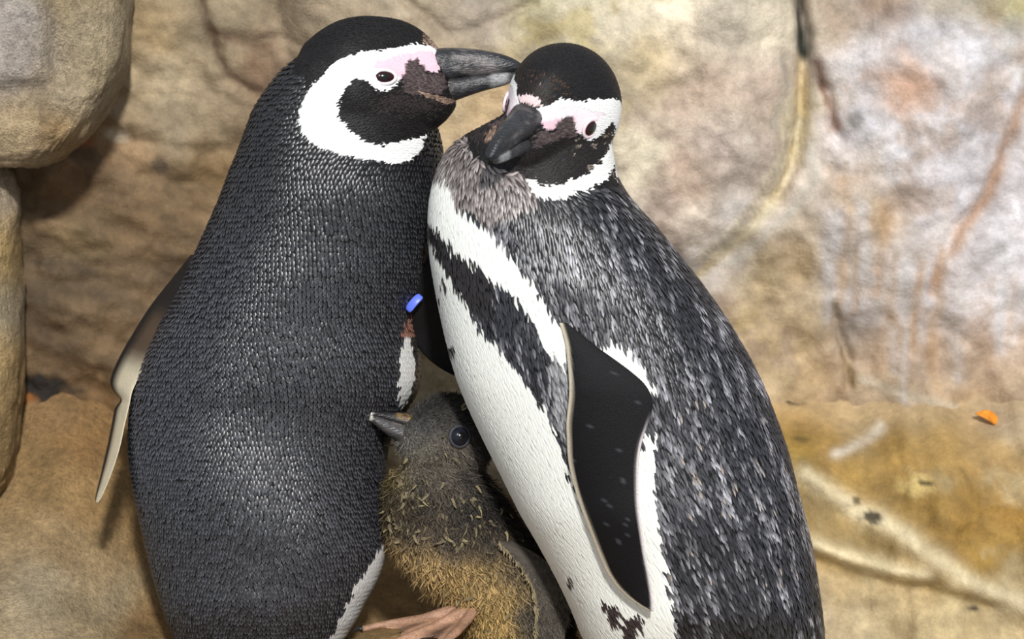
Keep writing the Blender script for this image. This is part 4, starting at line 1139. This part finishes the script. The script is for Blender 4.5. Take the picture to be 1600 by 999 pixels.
eye_hit = surfC.ray(CC + CS * (eyeC_loc[0] * cf + 300 * cl + eyeC_loc[1] * cu), -cl)
Ps, Ns = sample(52000); hq = chick_hc(Ps)
Pe, Ne = sample(60000); he = chick_hc(Pe); ke = (np.linalg.norm(he, axis=1) < 84) & (he[:, 1] > -30)
Ps, Ns, hq = np.vstack([Ps, Pe[ke]]), np.vstack([Ns, Ne[ke]]), np.vstack([hq, he[ke]])
bare = (np.linalg.norm(Ps - eye_hit, axis=1) < 17) | (hq[:, 0] > 79)
Ps, Ns, hq = Ps[~bare], Ns[~bare], hq[~bare]
headness = smooth(100, 72, np.linalg.norm(hq, axis=1)); face = smooth(-10, 40, hq[:, 0]) * headness
col_s = chick_color(Ps); n = len(Ps)
Ls = (16 * (1 - headness) + 9 * headness) * (1 - 0.3 * face) * rng.uniform(0.6, 1.3, n)
v1 = rng.uniform(0.3, 1.8, (n, 1))
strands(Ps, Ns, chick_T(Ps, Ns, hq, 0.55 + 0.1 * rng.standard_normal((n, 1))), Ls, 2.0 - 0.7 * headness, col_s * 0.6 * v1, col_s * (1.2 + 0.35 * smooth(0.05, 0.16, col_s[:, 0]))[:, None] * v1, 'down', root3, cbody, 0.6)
# matted curls of paler down on throat and breast
Ps, Ns = sample(16000); k = kk(Ps[:, 1]); xi = 800 + (Ps[:, 0] - 800) / k; yi = 499.5 + (-Ps[:, 2] - 499.5) / k
sel = (in_poly(xi, yi, [(590, 740), (660, 745), (720, 760), (780, 760), (800, 840), (700, 860), (600, 850)]) & (rng.random(len(Ps)) < np.clip(1.3 - (xi - 590) / 210, 0.16, 1) * 0.11)) | (rng.random(len(Ps)) < 0.006)
Ps, Ns = Ps[sel], Ns[sel]; hq = chick_hc(Ps); n = len(Ps)
tone = rng.random((n, 1))
tint = lin(150, 138, 104) * tone + lin(100, 88, 72) * (1 - tone)
strands(Ps + 6 * Ns, Ns, chick_T(Ps, Ns, hq, 0.5) + 0.6 * rng.standard_normal((n, 3)), rng.uniform(9, 17, n), rng.uniform(3.5, 6.0, n), tint * 0.7, tint, 'matted_down', root3, cbody, 0.6, 3)
# eye
Pn, Nn, _ = surfC.project([eye_hit], 40); n_ = Nn[0] * 0.5 + cl * 0.5; n_ /= np.linalg.norm(n_)
t1 = cf - (cf @ n_) * n_; t1 /= np.linalg.norm(t1); t2 = np.cross(n_, t1)
v, f_ = ellipsoid(eye_hit - n_ * 2, [t1 * 15, t2 * 15, n_ * 12]); eyeo = mesh_obj('eye', v, f_, M_CHEYE, root=root3, label='dark blue grey eye')
v, f_ = ellipsoid(eye_hit + n_ * 0.5, [t1 * 11.5, t2 * 11.5, n_ * 10.4]); mesh_obj('pupil', v, f_, M_PUPIL, root=root3, parent=eyeo)
v, f_ = ring_tube(eye_hit, t1, t2, n_, 15.5, 15.5, 3.0); mesh_obj('eyelid', v, f_, M_LID, root=root3, parent=eyeo, colors=np.tile(lin(50, 50, 55), (len(v), 1)))
eh2 = surfC.ray(CC + CS * (eyeC_loc[0] * cf - 300 * cl + eyeC_loc[1] * cu), cl)
v, f_ = ellipsoid(eh2, [cf * 14, cu * 14, cl * 8]); mesh_obj('eye', v, f_, M_CHEYE, root=root3)
# bill
def cu_col(x, y, z):
    c = np.tile(lin(44, 43, 45), (len(x), 1)) * (1 + 0.6 * fbm(x, z * 2 + y, 14, 3, 520)[:, None])
    t = smooth(128, 134, x)[:, None]; c = c * (1 - t) + lin(226, 222, 212) * t
    t = (smooth(98, 88, x) * smooth(3, 8, z) * smooth(60, 68, x))[:, None]; t = t * (0.35 + 0.65 * (fbm(x * 2, z * 2 + y, 7, 2, 522) > -0.1))[:, None]; c = c * (1 - t) + lin(122, 98, 58) * t
    return np.clip(c, 0, 1)
def cl_col(x, y, z):
    c = np.tile(lin(64, 62, 64), (len(x), 1)) * (1 + 0.4 * fbm(x, z * 2 + y, 14, 3, 521)[:, None])
    t = (smooth(-6, -2, z) * smooth(104, 70, x))[:, None]; c = c * (1 - t) + lin(150, 140, 128) * t
    t = smooth(126, 131, x)[:, None]; c = c * (1 - t) + lin(190, 186, 176) * t
    return np.clip(c, 0, 1)
bf = np.array([-0.86, -0.42, 0.28]); bf /= np.linalg.norm(bf); bl = cl - (cl @ bf) * bf; bl /= np.linalg.norm(bl); bu = np.cross(bf, bl)
mandible('upper_mandible', [(36, -4, 19, 27), (58, -4, 20.5, 22.5), (78, -3, 18, 17.5), (100, -1.5, 13, 12), (118, -0.5, 9.5, 8.5), (130, -1.5, 6.5, 6), (138, -3, 2.5, 2.5)], CC, bf, bl, bu, CS, cu_col, root3, None)
mandible('lower_mandible', [(36, -34, 0, 28), (58, -32, 0.5, 23), (80, -26, 1, 17), (100, -20, 2, 12), (116, -14, 2, 8.5), (131, -8, 1, 4.5)], CC, bf, bl, bu, CS, cl_col, root3, None)
# flipper of the chick, dark with a pale rim, hanging at its side
def chf(s, h, t, p):
    c = np.tile(lin(74, 69, 63), (len(s), 1)); c[s < 0.06] = lin(140, 126, 98)
    return c * (1 + 0.5 * fbm(p[:, 0], p[:, 2], 14, 3, 530)[:, None])
CF = []
for (yl, xl, xr) in ((846, 778, 800), (866, 796, 838), (890, 816, 866), (920, 830, 884), (955, 836, 890), (990, 834, 884), (1015, 836, 872), (1028, 846, 856)):
    dd = np.interp(yl, [p[0] for p in C_SPINE], [p[1] for p in C_SPINE])
    CF.append((pt(xl, yl, dd - 84), pt(xr, yl, dd - 66), np.array([0.15, -1, 0.0])))
blade(CF, chf, 'flipper', M_FLIP, root3, thick=9, label='stubby dark flipper with a pale rim')
# short down over that flipper
A_ = np.array([r_[0] for r_ in CF]); B_ = np.array([r_[1] for r_ in CF]); n = 2600
tq = rng.uniform(0, len(CF) - 1, n); sq_ = rng.random((n, 1)); ti = np.arange(len(CF))
Pq = herm(tq, ti, A_) * (1 - sq_) + herm(tq, ti, B_) * sq_ + np.array([0, -5.0, 0])
Nq = np.tile(np.array([0.15, -1, 0.0]) / 1.011, (n, 1))
cq = lin(86, 80, 72) * rng.uniform(0.5, 1.5, (n, 1)); rim = (sq_[:, 0] < 0.09); cq[rim] = lin(150, 136, 106)
strands(Pq, Nq, np.array([0.1, -0.25, -1.0]) + 0.25 * rng.standard_normal((n, 3)), rng.uniform(6, 12, n), 1.8, cq * 0.7, cq, 'flipper_down', root3, cbody, 0.3)
# foot
fz = lambda x, d: floor_z(x, d)
ank = pt(752, 950, -72); 
foot(root3, ank, [pt(566, 984, -95), pt(606, 1010, -150), pt(690, 1012, -175)], 10.0, (158, 122, 98), 18, label='pinkish brown webbed foot with dark claws')

# ------------------------------------------------------------------ small things on the rocks
def leaf(name, x, y, d, ln, wd, ang, colr, label, cat):
    ts = np.linspace(0, 1, 14); a = np.array([math.cos(ang), 0.2, math.sin(ang)]); a /= np.linalg.norm(a)
    n = np.array([0.1, -0.8, 0.6]); n -= (n @ a) * a; n /= np.linalg.norm(n); sd = np.cross(n, a)
    c0 = pt(x, y, d); ph = np.linspace(0, 2 * math.pi, 14, endpoint=False)
    R = []
    for t in ts:
        w = wd * (math.sin(math.pi * min(1, max(0.02, t))) ** 0.7) * 0.5
        cen = c0 + a * ln * (t - 0.5) + n * (5 * math.sin(t * 5))
        R.append(cen + sd * (w * np.cos(ph))[:, None] + n * (1.6 * np.sin(ph) + 0.25 * w * np.cos(ph) ** 2)[:, None])
    v, f = rings_mesh(np.array(R))
    w_ = to_world(v); base = w_.mean(0); base[2] = w_[:, 2].min()
    class B: location = base
    cc_ = np.tile(lin(colr), (len(v), 1)) * (1 + 0.3 * rng.standard_normal((len(v), 1)) * 0.5)
    ob = mesh_obj(name, v, f, M_LEAF, root=None, colors=np.clip(cc_, 0, 1))
    me = ob.data; co = np.empty(len(me.vertices) * 3, np.float32); me.vertices.foreach_get('co', co)
    me.vertices.foreach_set('co', (co.reshape(-1, 3) - base.astype(np.float32)).ravel()); me.update(); ob.location = base
    return tag(ob, label, cat)
leaf_d = float(min(wall_depth(np.array([1548.0]), np.array([655.0]))[0], ledge_depth(np.array([1548.0]), np.array([655.0]))[0])) - 16
leaf('fallen_leaf', 1548, 655, leaf_d, 56, 22, -0.35, (214, 132, 36), 'small curled orange leaf lying where the ledge meets the wall', 'leaf')
